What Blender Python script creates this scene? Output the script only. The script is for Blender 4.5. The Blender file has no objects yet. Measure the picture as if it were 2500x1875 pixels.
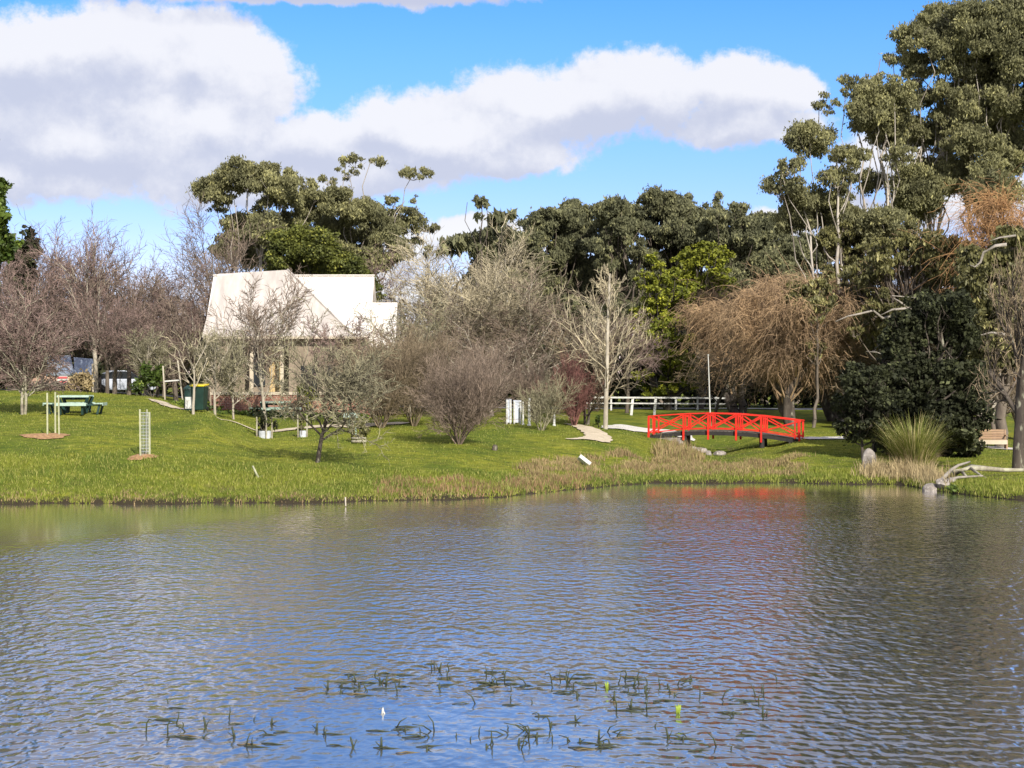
import bpy, math, random
import numpy as np
from mathutils import Vector, Matrix

# ------------------------------------------------------------------ camera, sky, sun, exposure
S = bpy.context.scene
COL = S.collection
F = 4500.0            # focal length in photograph pixels
HZ = 925.0            # pixel row of the horizon
CAMZ = 4.0
cam = bpy.data.cameras.new("camera"); cam.sensor_width = 36.0
cam.lens = 36.0 * F / 2500.0
cam.shift_y = -(937.5 - HZ) / 2500.0
cam.clip_end = 6000
co = bpy.data.objects.new("camera", cam); COL.objects.link(co)
co.location = (0, 0, CAMZ); co.rotation_euler = (math.radians(90), 0, 0)
S.camera = co
S.view_settings.view_transform = 'Standard'; S.view_settings.look = 'None'
S.view_settings.gamma = 1.0; S.view_settings.exposure = 0.45
S.cycles.max_bounces = 6; S.cycles.transparent_max_bounces = 6
S.cycles.diffuse_bounces = 3; S.cycles.glossy_bounces = 3

SUN_EL = math.radians(33); SUN_AZ = math.radians(160)   # azimuth from +Y towards +X
sv = Vector((math.sin(SUN_AZ) * math.cos(SUN_EL), math.cos(SUN_AZ) * math.cos(SUN_EL), math.sin(SUN_EL)))
sl = bpy.data.lights.new("sun", 'SUN'); sl.energy = 4.6; sl.angle = math.radians(0.5); sl.color = (1.0, 0.94, 0.84)
so = bpy.data.objects.new("sun", sl); COL.objects.link(so)
so.rotation_euler = sv.to_track_quat('Z', 'Y').to_euler(); so.location = (60, -60, 80)

W = bpy.data.worlds.new("World"); S.world = W; W.use_nodes = True
nt = W.node_tree; nt.nodes.clear()


class NB:
    """small node helper"""
    def __init__(s, tree): s.t = tree
    def n(s, typ, **kw):
        nd = s.t.nodes.new(typ)
        for k, v in kw.items(): setattr(nd, k, v)
        return nd
    def put(s, sock, v):
        if isinstance(v, (int, float)): sock.default_value = v
        elif isinstance(v, (tuple, list)): sock.default_value = v
        else: s.t.links.new(v, sock)
    def m(s, op, a, b=None, c=None, clamp=False):
        nd = s.n('ShaderNodeMath', operation=op, use_clamp=clamp)
        s.put(nd.inputs[0], a)
        if b is not None: s.put(nd.inputs[1], b)
        if c is not None: s.put(nd.inputs[2], c)
        return nd.outputs[0]
    def v(s, op, a, b=None, scale=None):
        nd = s.n('ShaderNodeVectorMath', operation=op)
        s.put(nd.inputs[0], a)
        if b is not None: s.put(nd.inputs[1], b)
        if scale is not None: s.put(nd.inputs['Scale'], scale)
        return nd.outputs['Value'] if op in ('LENGTH', 'DOT_PRODUCT', 'DISTANCE') else nd.outputs['Vector']
    def noise(s, vec, scale, detail=4, rough=0.5, dist=0.0, out='Fac'):
        nd = s.n('ShaderNodeTexNoise'); s.put(nd.inputs['Vector'], vec)
        nd.inputs['Scale'].default_value = scale; nd.inputs['Detail'].default_value = detail
        nd.inputs['Roughness'].default_value = rough; nd.inputs['Distortion'].default_value = dist
        return nd.outputs[out]
    def mr(s, x, a, b, c=0.0, d=1.0, typ='SMOOTHSTEP'):
        nd = s.n('ShaderNodeMapRange', interpolation_type=typ)
        s.put(nd.inputs['Value'], x)
        for k, vv in zip(('From Min', 'From Max', 'To Min', 'To Max'), (a, b, c, d)): s.put(nd.inputs[k], vv)
        return nd.outputs['Result']
    def mix(s, f, a, b, mode='MIX'):
        nd = s.n('ShaderNodeMix', data_type='RGBA', blend_type=mode)
        s.put(nd.inputs['Factor'], f)
        for sock, vv in ((nd.inputs[6], a), (nd.inputs[7], b)):
            if isinstance(vv, tuple) and len(vv) == 3: vv = (*vv, 1)
            s.put(sock, vv)
        return nd.outputs[2]
    def xyz(s, vec):
        nd = s.n('ShaderNodeSeparateXYZ'); s.put(nd.inputs[0], vec); return nd.outputs
    def comb(s, x, y, z=0.0):
        nd = s.n('ShaderNodeCombineXYZ')
        for i, vv in enumerate((x, y, z)): s.put(nd.inputs[i], vv)
        return nd.outputs[0]


# cumulus bodies: (azimuth, elevation) centre and radii in units of 1/4500 rad measured from the view axis
CLOUDS = [(-1180, 740, 330, 125), (-900, 690, 330, 140), (-640, 700, 150, 130), (-900, 785, 290, 120), (-740, 780, 170, 120), (-1250, 620, 380, 130),
          (-1000, 560, 420, 130), (-700, 640, 130, 130), (-1200, 480, 400, 80), (-720, 520, 300, 130),
          (-450, 560, 250, 95), (-200, 600, 260, 120), (30, 640, 240, 125), (220, 690, 170, 115),
          (330, 700, 170, 110), (560, 700, 170, 95), (680, 690, 90, 70), (560, 610, 240, 60), (-330, 520, 260, 80),
          (-560, 480, 330, 60), (0, 545, 200, 55),
          (-240, 320, 100, 60), (-120, 365, 110, 40), (-10, 340, 110, 45), (-330, 230, 120, 90), (-180, 200, 120, 60),
          (900, 520, 130, 75), (1010, 440, 130, 90), (820, 400, 110, 50), (640, 370, 100, 40),
          (-450, 924, 560, 34), (1250, 420, 160, 70)]
gg = bpy.data.node_groups.new("cloud_density", 'ShaderNodeTree')
gg.interface.new_socket("P", in_out='INPUT', socket_type='NodeSocketVector')
gg.interface.new_socket("D", in_out='OUTPUT', socket_type='NodeSocketFloat')
g = NB(gg); gi = g.n('NodeGroupInput'); go = g.n('NodeGroupOutput')
P = gi.outputs[0]
wr = g.v('SUBTRACT', g.noise(P, 0.006, 5, 0.6, out='Color'), (0.5, 0.5, 0.5))
Pd = g.v('ADD', P, g.v('MULTIPLY', wr, (120.0, 90.0, 0.0)))
best = None
for (cx, cy, rx, ry) in CLOUDS:
    q = g.v('MULTIPLY', g.v('SUBTRACT', Pd, (cx, cy, 0.0)), (1.0 / rx, 1.0 / ry, 0.0))
    dd = g.m('SUBTRACT', 1.0, g.v('LENGTH', q))
    best = dd if best is None else g.m('SMOOTH_MAX', best, dd, 0.25)
# the rest of the sky, beyond the picture: scattered cumulus
gen = g.m('MULTIPLY', g.m('SUBTRACT', g.noise(g.v('MULTIPLY', P, (1.0, 1.8, 1.0)), 0.0011, 5, 0.55), 0.22), 3.0)
py_ = g.xyz(P)
outm = g.m('MAXIMUM', g.mr(py_[1], 960.0, 1150.0), g.mr(g.m('ABSOLUTE', py_[0]), 1350.0, 1600.0))
gen = g.m('ADD', gen, g.m('MULTIPLY', g.m('SUBTRACT', outm, 1.0), 3.0))
qc = g.v('MULTIPLY', g.v('SUBTRACT', Pd, (-420.0, 1170.0, 0.0)), (1 / 400.0, 1 / 190.0, 0.0))
gen = g.m('SUBTRACT', gen, g.m('MULTIPLY', g.m('MAXIMUM', g.m('SUBTRACT', 1.3, g.v('LENGTH', qc)), 0.0), 2.5))
best = g.m('MAXIMUM', best, gen)
fb = g.m('MULTIPLY', g.m('SUBTRACT', g.noise(P, 0.013, 9, 0.66), 0.5), 1.0)
gg.links.new(g.m('ADD', best, fb), go.inputs[0])

w = NB(nt)
tc = w.n('ShaderNodeTexCoord').outputs['Generated']
X = w.xyz(w.v('NORMALIZE', tc))
az = w.m('ARCTAN2', X[0], X[1])
hl = w.m('SQRT', w.m('ADD', w.m('MULTIPLY', X[0], X[0]), w.m('MULTIPLY', X[1], X[1])))
el = w.m('ARCTAN2', X[2], hl)
Pw = w.comb(w.m('MULTIPLY', az, 4500.0), w.m('MULTIPLY', el, 4500.0))
def dens(vec):
    nd = w.n('ShaderNodeGroup'); nd.node_tree = gg; w.put(nd.inputs[0], vec); return nd.outputs[0]
d0 = dens(Pw); d1 = dens(w.v('ADD', Pw, (25.0, 60.0, 0.0)))
mask = w.mr(d0, -0.06, 0.30)
lit = w.m('SUBTRACT', d0, d1)
Pq = w.v('ADD', Pw, w.v('MULTIPLY', w.v('SUBTRACT', w.noise(Pw, 0.007, 5, 0.6, out='Color'), (0.5, 0.5, 0.5)), (170.0, 110.0, 0.0)))
def blobsum(L):
    o_ = None
    for (cx, cy, rx, ry) in L:
        q = w.m('SUBTRACT', 1.0, w.v('LENGTH', w.v('MULTIPLY', w.v('SUBTRACT', Pq, (cx, cy, 0.0)), (1.0 / rx, 1.0 / ry, 0.0))))
        q = w.m('MAXIMUM', q, 0.0); o_ = q if o_ is None else w.m('MAXIMUM', o_, q)
    return o_
under = blobsum([(-1000, 695, 460, 70), (-1230, 640, 240, 80), (-640, 530, 480, 70), (-1100, 500, 300, 50), (-180, 505, 300, 55), (330, 600, 430, 65), (-330, 560, 160, 40), (900, 440, 200, 50)])
tops = blobsum([(-1090, 800, 320, 90), (-800, 730, 280, 70), (-640, 790, 170, 100), (-780, 620, 260, 60), (-130, 590, 220, 60), (450, 745, 300, 75), (60, 690, 190, 60), (620, 720, 150, 60), (-330, 640, 200, 50)])
lit = w.m('ADD', lit, w.m('SUBTRACT', w.m('MULTIPLY', tops, 0.75), w.m('MULTIPLY', under, 0.75)))
litv = w.mr(w.m('ADD', w.m('ADD', lit, w.m('MULTIPLY', w.m('SUBTRACT', w.noise(Pw, 0.008, 8, 0.66), 0.5), 0.9)), w.m('MULTIPLY', w.m('SUBTRACT', 0.45, d0), 0.15)), -0.75, 0.65)
sky = w.n('ShaderNodeTexSky', sky_type='NISHITA'); sky.sun_disc = False
sky.sun_elevation = SUN_EL; sky.sun_rotation = SUN_AZ; sky.dust_density = 0.2; sky.ozone_density = 3.0; sky.air_density = 1.0
hs = w.n('ShaderNodeHueSaturation'); hs.inputs['Saturation'].default_value = 1.42; hs.inputs['Value'].default_value = 1.30
w.put(hs.inputs['Color'], w.mix(1.0, sky.outputs[0], w.mix(w.mr(X[2], 0.06, 0.19), (0.84, 0.75, 0.97), (0.94, 0.86, 0.97)), 'MULTIPLY'))
ccol = w.mix(litv, (4.55, 4.75, 5.7), (6.9, 6.85, 7.1))
ccol = w.mix(w.mr(w.xyz(Pw)[1], 875.0, 905.0, 0.0, 0.85), ccol, (4.0, 4.2, 5.4))
nearh = w.mr(X[2], 0.055, 0.10)
ccol = w.mix(nearh, w.mix(litv, (4.6, 4.9, 6.0), (7.4, 7.4, 7.6)), ccol)
fin = w.mix(w.m('MULTIPLY', mask, 0.94), hs.outputs[0], ccol)
bg = w.n('ShaderNodeBackground'); bg.inputs['Strength'].default_value = 0.10
w.put(bg.inputs['Color'], fin)
wo = w.n('ShaderNodeOutputWorld'); nt.links.new(bg.outputs[0], wo.inputs[0])

# ------------------------------------------------------------------ helpers
def X_(px, Y): return (px - 1250.0) / F * Y
def Z_(py, Y): return CAMZ - (py - HZ) / F * Y
def PT(px, py, Y): return (X_(px, Y), Y, Z_(py, Y))
def lerp(a, b, t): return a + (b - a) * t

def tag(o, label=None, cat=None, group=None, kind=None):
    if label: o['label'] = label
    if cat: o['category'] = cat
    if group: o['group'] = group
    if kind: o['kind'] = kind
    return o
def thing(name, label, cat, loc=(0, 0, 0), rz=0.0, group=None):
    o = bpy.data.objects.new(name, None); COL.objects.link(o)
    o.empty_display_size = 0.2
    o.location = loc; o.rotation_euler = (0, 0, rz)
    return tag(o, label, cat, group)
def copy_tree(o, label, loc=None, rz=None, scale=None):
    c = o.copy(); COL.objects.link(c)
    for ch in list(o.children):
        d = ch.copy(); COL.objects.link(d); d.parent = c
        for g2 in list(ch.children):
            e = g2.copy(); COL.objects.link(e); e.parent = d
    c['label'] = label
    if loc is not None: c.location = loc
    if rz is not None: c.rotation_euler = (0, 0, rz)
    if scale is not None: c.scale = scale
    return c

def mesh_np(name, V, loops, sizes, mat, parent=None, face_v=None, smooth=False):
    V = np.asarray(V, dtype=np.float32); loops = np.asarray(loops, dtype=np.int32).ravel()
    sizes = np.asarray(sizes, dtype=np.int32)
    me = bpy.data.meshes.new(name)
    me.vertices.add(len(V)); me.vertices.foreach_set('co', V.ravel())
    me.loops.add(len(loops)); me.loops.foreach_set('vertex_index', loops)
    me.polygons.add(len(sizes))
    st = np.zeros(len(sizes), dtype=np.int32); st[1:] = np.cumsum(sizes)[:-1]
    me.polygons.foreach_set('loop_start', st); me.polygons.foreach_set('loop_total', sizes)
    me.polygons.foreach_set('use_smooth', np.full(len(sizes), smooth))
    me.update(calc_edges=True); me.validate()
    if face_v is not None:
        a = me.attributes.new('v', 'FLOAT', 'FACE'); a.data.foreach_set('value', np.asarray(face_v, dtype=np.float32))
    me.materials.append(mat)
    o = bpy.data.objects.new(name, me); COL.objects.link(o)
    if parent is not None: o.parent = parent
    return o

class MB:
    def __init__(s): s.v = []; s.f = []
    def box(s, x0, x1, y0, y1, z0, z1):
        n = len(s.v)
        s.v += [(x0, y0, z0), (x1, y0, z0), (x1, y1, z0), (x0, y1, z0), (x0, y0, z1), (x1, y0, z1), (x1, y1, z1), (x0, y1, z1)]
        s.f += [tuple(n + i for i in q) for q in ((0, 3, 2, 1), (4, 5, 6, 7), (0, 1, 5, 4), (1, 2, 6, 5), (2, 3, 7, 6), (3, 0, 4, 7))]
        return s
    def bar(s, a, b, wd, ht, up=(0, 0, 1)):
        a = Vector(a); b = Vector(b); d = (b - a).normalized(); u = Vector(up)
        if abs(d.dot(u)) > 0.98: u = Vector((0, 1, 0))
        sd = d.cross(u).normalized() * wd / 2; u2 = sd.cross(d).normalized() * ht / 2
        n = len(s.v)
        for p in (a, b):
            for (i, j) in ((-1, -1), (1, -1), (1, 1), (-1, 1)): s.v.append(tuple(p + sd * i + u2 * j))
        s.f += [tuple(n + i for i in q) for q in ((0, 1, 2, 3), (7, 6, 5, 4), (0, 4, 5, 1), (1, 5, 6, 2), (2, 6, 7, 3), (3, 7, 4, 0))]
        return s
    def tube(s, pts, rad, k=8, cap=True):
        pts = [Vector(p) for p in pts]; rings = []
        for i, p in enumerate(pts):
            d = (pts[min(i + 1, len(pts) - 1)] - pts[max(i - 1, 0)]).normalized()
            a = Vector((1, 0, 0)) if abs(d.x) < 0.9 else Vector((0, 1, 0))
            u = d.cross(a).normalized(); v2 = d.cross(u)
            r = rad[i] if isinstance(rad, (list, tuple)) else rad
            n = len(s.v); rings.append(n)
            for j in range(k):
                t = 2 * math.pi * j / k
                s.v.append(tuple(p + (u * math.cos(t) + v2 * math.sin(t)) * r))
        for a, b in zip(rings, rings[1:]):
            for j in range(k):
                s.f.append((a + j, a + (j + 1) % k, b + (j + 1) % k, b + j))
        if cap:
            s.f.append(tuple(rings[0] + j for j in range(k))[::-1]); s.f.append(tuple(rings[-1] + j for j in range(k)))
        return s
    def poly(s, pts, th=(0, 0, 0)):
        """polygon slab: outline pts plus the same moved by th"""
        n = len(s.v); k = len(pts)
        s.v += [tuple(p) for p in pts] + [tuple(Vector(p) + Vector(th)) for p in pts]
        s.f.append(tuple(range(n, n + k))); s.f.append(tuple(range(n + 2 * k - 1, n + k - 1, -1)))
        for i in range(k): s.f.append((n + i, n + k + i, n + k + (i + 1) % k, n + (i + 1) % k))
        return s
    def build(s, name, mat, parent=None, bevel=0.0, smooth=False):
        me = bpy.data.meshes.new(name); me.from_pydata(s.v, [], s.f); me.update()
        import bmesh
        bm = bmesh.new(); bm.from_mesh(me); bmesh.ops.recalc_face_normals(bm, faces=bm.faces); bm.to_mesh(me); bm.free()
        me.materials.append(mat)
        if smooth: me.polygons.foreach_set('use_smooth', [True] * len(me.polygons))
        o = bpy.data.objects.new(name, me); COL.objects.link(o)
        if parent is not None: o.parent = parent
        if bevel:
            md = o.modifiers.new('bevel', 'BEVEL'); md.width = bevel; md.segments = 2; md.limit_method = 'ANGLE'
        return o

# ------------------------------------------------------------------ materials
def mat(name, c1, c2=None, *a_, **k_):
    if name.endswith('_twig'): k_['con'] = 1.15
    if 'leaf' in name: k_['con'] = 1.0
    return mat_(name, c1, c2, *a_, **k_)
def mat_(name, c1, c2=None, scale=3.0, rough=0.8, bump=0.0, bscale=None, attr=False, spec=0.3, transl=0.0, stretch=(1, 1, 1), detail=5, c3=None, con=0.7):
    m = bpy.data.materials.new(name); m.use_nodes = True
    t = m.node_tree; b = NB(t); bs = t.nodes['Principled BSDF']
    bs.inputs['Roughness'].default_value = rough; bs.inputs['Specular IOR Level'].default_value = spec
    pos = b.n('ShaderNodeTexCoord').outputs['Object']
    pos = b.v('MULTIPLY', pos, tuple(float(k) for k in stretch))
    c2 = c2 or tuple(k * 0.75 for k in c1)
    fac = b.mr(b.noise(pos, scale, detail, 0.6), 0.32, 0.68)
    colr = b.mix(fac, c2, c1)
    if attr:
        at = b.n('ShaderNodeAttribute', attribute_name='v').outputs['Fac']
        if c3: colr = b.mix(b.mr(at, 0.72, 0.9), colr, c3)
        colr = b.mix(1.0, colr, b.comb(*(b.m('ADD', b.m('MULTIPLY', at, con), 1.0 - con / 2),) * 3), 'MULTIPLY')
    elif c3:
        colr = b.mix(b.mr(b.noise(pos, scale * 3.1, 3), 0.58, 0.7), colr, c3)
    b.put(bs.inputs['Base Color'], colr)
    if bump:
        bn = b.n('ShaderNodeBump'); bn.inputs['Strength'].default_value = 1.0; bn.inputs['Distance'].default_value = bump
        b.put(bn.inputs['Height'], b.noise(pos, bscale or scale * 4, 4)); b.put(bs.inputs['Normal'], bn.outputs[0])
    if transl:
        tr = b.n('ShaderNodeBsdfTranslucent'); b.put(tr.inputs['Color'], colr)
        mx = b.n('ShaderNodeMixShader'); mx.inputs[0].default_value = transl
        t.links.new(bs.outputs[0], mx.inputs[1]); t.links.new(tr.outputs[0], mx.inputs[2])
        t.links.new(mx.outputs[0], t.nodes['Material Output'].inputs[0])
    return m

M = {}
M['gum_leaf'] = mat('gum_leaf', (0.284, 0.275, 0.131), (0.163, 0.163, 0.084), 0.35, 0.7, attr=True, transl=0.35, c3=(0.378, 0.357, 0.158))
M['gum_leaf_far'] = mat('gum_leaf_far', (0.216, 0.216, 0.113), (0.124, 0.130, 0.073), 0.3, 0.8, attr=True, transl=0.35, c3=(0.302, 0.292, 0.140))
M['yellow_leaf'] = mat('yellow_leaf', (0.270, 0.281, 0.030), (0.142, 0.171, 0.024), 0.5, 0.6, attr=True, transl=0.2, c3=(0.377, 0.380, 0.041))
M['cypress_leaf'] = mat('cypress_leaf', (0.133, 0.146, 0.026), (0.070, 0.084, 0.020), 0.5, 0.6, attr=True, transl=0.15, c3=(0.203, 0.203, 0.037))
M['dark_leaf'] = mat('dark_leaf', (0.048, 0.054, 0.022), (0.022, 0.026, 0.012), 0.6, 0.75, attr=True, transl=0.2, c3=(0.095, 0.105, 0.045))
M['olive_leaf'] = mat('olive_leaf', (0.190, 0.180, 0.065), (0.100, 0.098, 0.042), 0.6, 0.5, attr=True, transl=0.15, c3=(0.27, 0.245, 0.10))
M['green_leaf'] = mat('green_leaf', (0.121, 0.176, 0.028), (0.055, 0.088, 0.018), 0.6, 0.5, attr=True, transl=0.25, c3=(0.220, 0.275, 0.044))
M['purple_twig'] = mat('purple_twig', (0.230, 0.161, 0.138), (0.155, 0.108, 0.094), 0.5, 0.9, attr=True)
M['brown_twig'] = mat('brown_twig', (0.246, 0.190, 0.120), (0.161, 0.124, 0.084), 0.5, 0.9, attr=True)
M['olive_twig'] = mat('olive_twig', (0.280, 0.256, 0.156), (0.181, 0.165, 0.107), 0.5, 0.9, attr=True)
M['pale_twig'] = mat('pale_twig', (0.412, 0.356, 0.234), (0.281, 0.243, 0.169), 0.5, 0.9, attr=True)
M['grey_twig'] = mat('grey_twig', (0.233, 0.177, 0.133), (0.147, 0.111, 0.086), 0.5, 0.9, attr=True)
M['red_twig'] = mat('red_twig', (0.189, 0.088, 0.073), (0.135, 0.062, 0.053), 0.5, 0.9, attr=True)
M['gold_twig'] = mat('gold_twig', (0.387, 0.261, 0.147), (0.261, 0.183, 0.112), 0.3, 0.9, attr=True)
M['orange_twig'] = mat('orange_twig', (0.389, 0.221, 0.097), (0.275, 0.162, 0.083), 0.3, 0.9, attr=True)
M['bark'] = mat('bark', (0.20, 0.165, 0.13), (0.10, 0.08, 0.065), 2.0, 0.9, 0.02, 8, stretch=(1, 1, 0.3))
M['dark_bark'] = mat('dark_bark', (0.11, 0.09, 0.07), (0.045, 0.036, 0.03), 2.0, 0.9, 0.02, 8, stretch=(1, 1, 0.3), c3=(0.25, 0.24, 0.18))
M['pale_bark'] = mat('pale_bark', (0.50, 0.45, 0.36), (0.30, 0.26, 0.20), 2.0, 0.8, 0.01, 8, stretch=(1, 1, 0.5))
M['gum_bark'] = mat('gum_bark', (0.52, 0.47, 0.40), (0.26, 0.22, 0.18), 0.8, 0.7, 0.01, 6, stretch=(1, 1, 0.5))
M['lichen_bark'] = mat('lichen_bark', (0.42, 0.40, 0.29), (0.20, 0.17, 0.13), 3.0, 0.9, 0.02, 8)
M['silver_wood'] = mat('silver_wood', (0.360, 0.323, 0.277), (0.195, 0.173, 0.143), 2.0, 0.7, 0.01, 12)
M['red_paint'] = mat('red_paint', (0.80, 0.028, 0.012), (0.50, 0.018, 0.012), 3.5, 0.6, 0.004, 30, c3=(0.36, 0.04, 0.03))
M['deck_wood'] = mat('deck_wood', (0.20, 0.18, 0.165), (0.11, 0.10, 0.09), 3.0, 0.8, 0.005, 20)
M['dark_wood'] = mat('dark_wood', (0.035, 0.032, 0.030), None, 3.0, 0.8)
M['white_paint'] = mat('white_paint', (0.623, 0.623, 0.590), (0.492, 0.492, 0.459), 3.0, 0.55, c3=(0.410, 0.394, 0.344))
M['pale_paint'] = mat('pale_paint', (0.58, 0.62, 0.70), (0.45, 0.48, 0.55), 1.2, 0.5)
M['roof_white'] = mat('roof_white', (0.83, 0.78, 0.72), (0.74, 0.70, 0.65), 0.7, 0.5, stretch=(1, 1, 0.3))
M['roof_shaded_cream'] = mat('roof_shaded_cream', (0.550, 0.495, 0.446), (0.396, 0.358, 0.325), 1.6, 0.6, stretch=(1.5, 0.3, 0.3))  # the white roof paint, with this slope's weaker light put into the colour
M['cream'] = mat('cream', (0.58, 0.50, 0.38), (0.48, 0.41, 0.31), 1.2, 0.8)
M['shaded_tan_wall'] = mat('shaded_tan_wall', (0.32, 0.255, 0.19), (0.22, 0.175, 0.13), 1.5, 0.9, 0.01, 8)  # tan darkened: verandah shade under the eaves is put into the wall colour
M['yellow_door'] = mat('yellow_door', (0.62, 0.45, 0.22), None, 1.0, 0.6)
M['gap_shade'] = mat('gap_shade', (0.03, 0.025, 0.022), None, 1.0, 0.9)
M['mint'] = mat('mint', (0.40, 0.52, 0.43), (0.32, 0.43, 0.36), 4.0, 0.6)
M['dark_green'] = mat('dark_green', (0.022, 0.055, 0.048), (0.014, 0.034, 0.03), 3.0, 0.5)
M['bin_green'] = mat('bin_green', (0.018, 0.048, 0.036), (0.012, 0.03, 0.024), 2.0, 0.4)
M['yellow_lid'] = mat('yellow_lid', (0.80, 0.62, 0.03), None, 2.0, 0.4)
M['black'] = mat('black', (0.015, 0.015, 0.015), None, 2.0, 0.5)
M['stake'] = mat('stake', (0.42, 0.42, 0.27), (0.30, 0.31, 0.19), 4.0, 0.8)
M['mulch'] = mat('mulch', (0.408, 0.252, 0.122), (0.255, 0.140, 0.075), 9.0, 0.95, 0.02, 30)
M['gravel'] = mat('gravel', (0.62, 0.53, 0.39), (0.48, 0.40, 0.28), 2.5, 0.95, 0.01, 40)
M['concrete'] = mat('concrete', (0.68, 0.65, 0.58), (0.58, 0.55, 0.49), 2.0, 0.9, 0.005, 20)
M['asphalt'] = mat('asphalt', (0.20, 0.20, 0.195), (0.15, 0.15, 0.15), 2.0, 0.9, 0.005, 30)
M['slate_roof'] = mat('slate_roof', (0.36, 0.42, 0.50), (0.27, 0.31, 0.38), 1.5, 0.5, stretch=(2, 1, 1))
M['peach_wall'] = mat('peach_wall', (0.62, 0.42, 0.31), (0.52, 0.34, 0.25), 1.0, 0.9)
M['pink'] = mat('pink', (0.70, 0.12, 0.13), None, 1.0, 0.6)
M['stone'] = mat('stone', (0.34, 0.30, 0.27), (0.17, 0.15, 0.13), 3.0, 0.9, 0.04, 7, c3=(0.45, 0.42, 0.36))
M['bench_wood'] = mat('bench_wood', (0.40, 0.27, 0.17), (0.28, 0.18, 0.11), 3.0, 0.7, stretch=(0.3, 4, 4))
M['white_wrap'] = mat('white_wrap', (0.60, 0.63, 0.66), (0.45, 0.47, 0.50), 5.0, 0.5, 0.01, 14)
M['grass_blade'] = mat('grass_blade', (0.246, 0.274, 0.036), (0.123, 0.174, 0.025), 0.25, 0.8, attr=True, transl=0.25, c3=(0.291, 0.280, 0.078))
M['dry_blade'] = mat('dry_blade', (0.405, 0.308, 0.150), (0.264, 0.185, 0.097), 0.8, 0.9, attr=True, transl=0.15, c3=(0.176, 0.176, 0.053))
M['rust_blade'] = mat('rust_blade', (0.36, 0.21, 0.12), (0.24, 0.17, 0.08), 0.8, 0.9, attr=True, transl=0.15, c3=(0.20, 0.22, 0.06))
M['flax_blade'] = mat('flax_blade', (0.30, 0.31, 0.07), (0.16, 0.20, 0.04), 1.5, 0.6, attr=True, transl=0.2, c3=(0.50, 0.42, 0.20))
M['straw_blade'] = mat('straw_blade', (0.451, 0.361, 0.197), (0.312, 0.238, 0.123), 1.5, 0.8, attr=True, transl=0.2)
M['weed_stem'] = mat('weed_stem', (0.07, 0.085, 0.035), (0.025, 0.03, 0.018), 8.0, 0.5)
M['weed_yellow'] = mat('weed_yellow', (0.26, 0.35, 0.04), None, 8.0, 0.5)
M['weed_brown'] = mat('weed_brown', (0.16, 0.12, 0.05), None, 8.0, 0.5)
M['glass'] = mat('glass', (0.03, 0.035, 0.04), None, 1.0, 0.12, spec=0.6)

def brick_mat():
    m = bpy.data.materials.new('brick'); m.use_nodes = True
    b = NB(m.node_tree); bs = m.node_tree.nodes['Principled BSDF']
    pos = b.n('ShaderNodeTexCoord').outputs['Object']; x = b.xyz(pos)
    br = b.n('ShaderNodeTexBrick'); b.put(br.inputs['Vector'], b.comb(x[0], x[2], x[1]))
    br.inputs['Scale'].default_value = 1.0; br.inputs['Brick Width'].default_value = 0.24; br.inputs['Row Height'].default_value = 0.086
    br.inputs['Mortar Size'].default_value = 0.010
    br.inputs['Color1'].default_value = (0.30, 0.105, 0.07, 1); br.inputs['Color2'].default_value = (0.22, 0.08, 0.06, 1); br.inputs['Mortar'].default_value = (0.36, 0.28, 0.22, 1)
    b.put(bs.inputs['Base Color'], b.mix(b.mr(b.noise(pos, 2.0, 4), 0.4, 0.7), br.outputs[0], (0.36, 0.19, 0.12)))
    bs.inputs['Roughness'].default_value = 0.9
    return m
M['brick'] = brick_mat()

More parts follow.
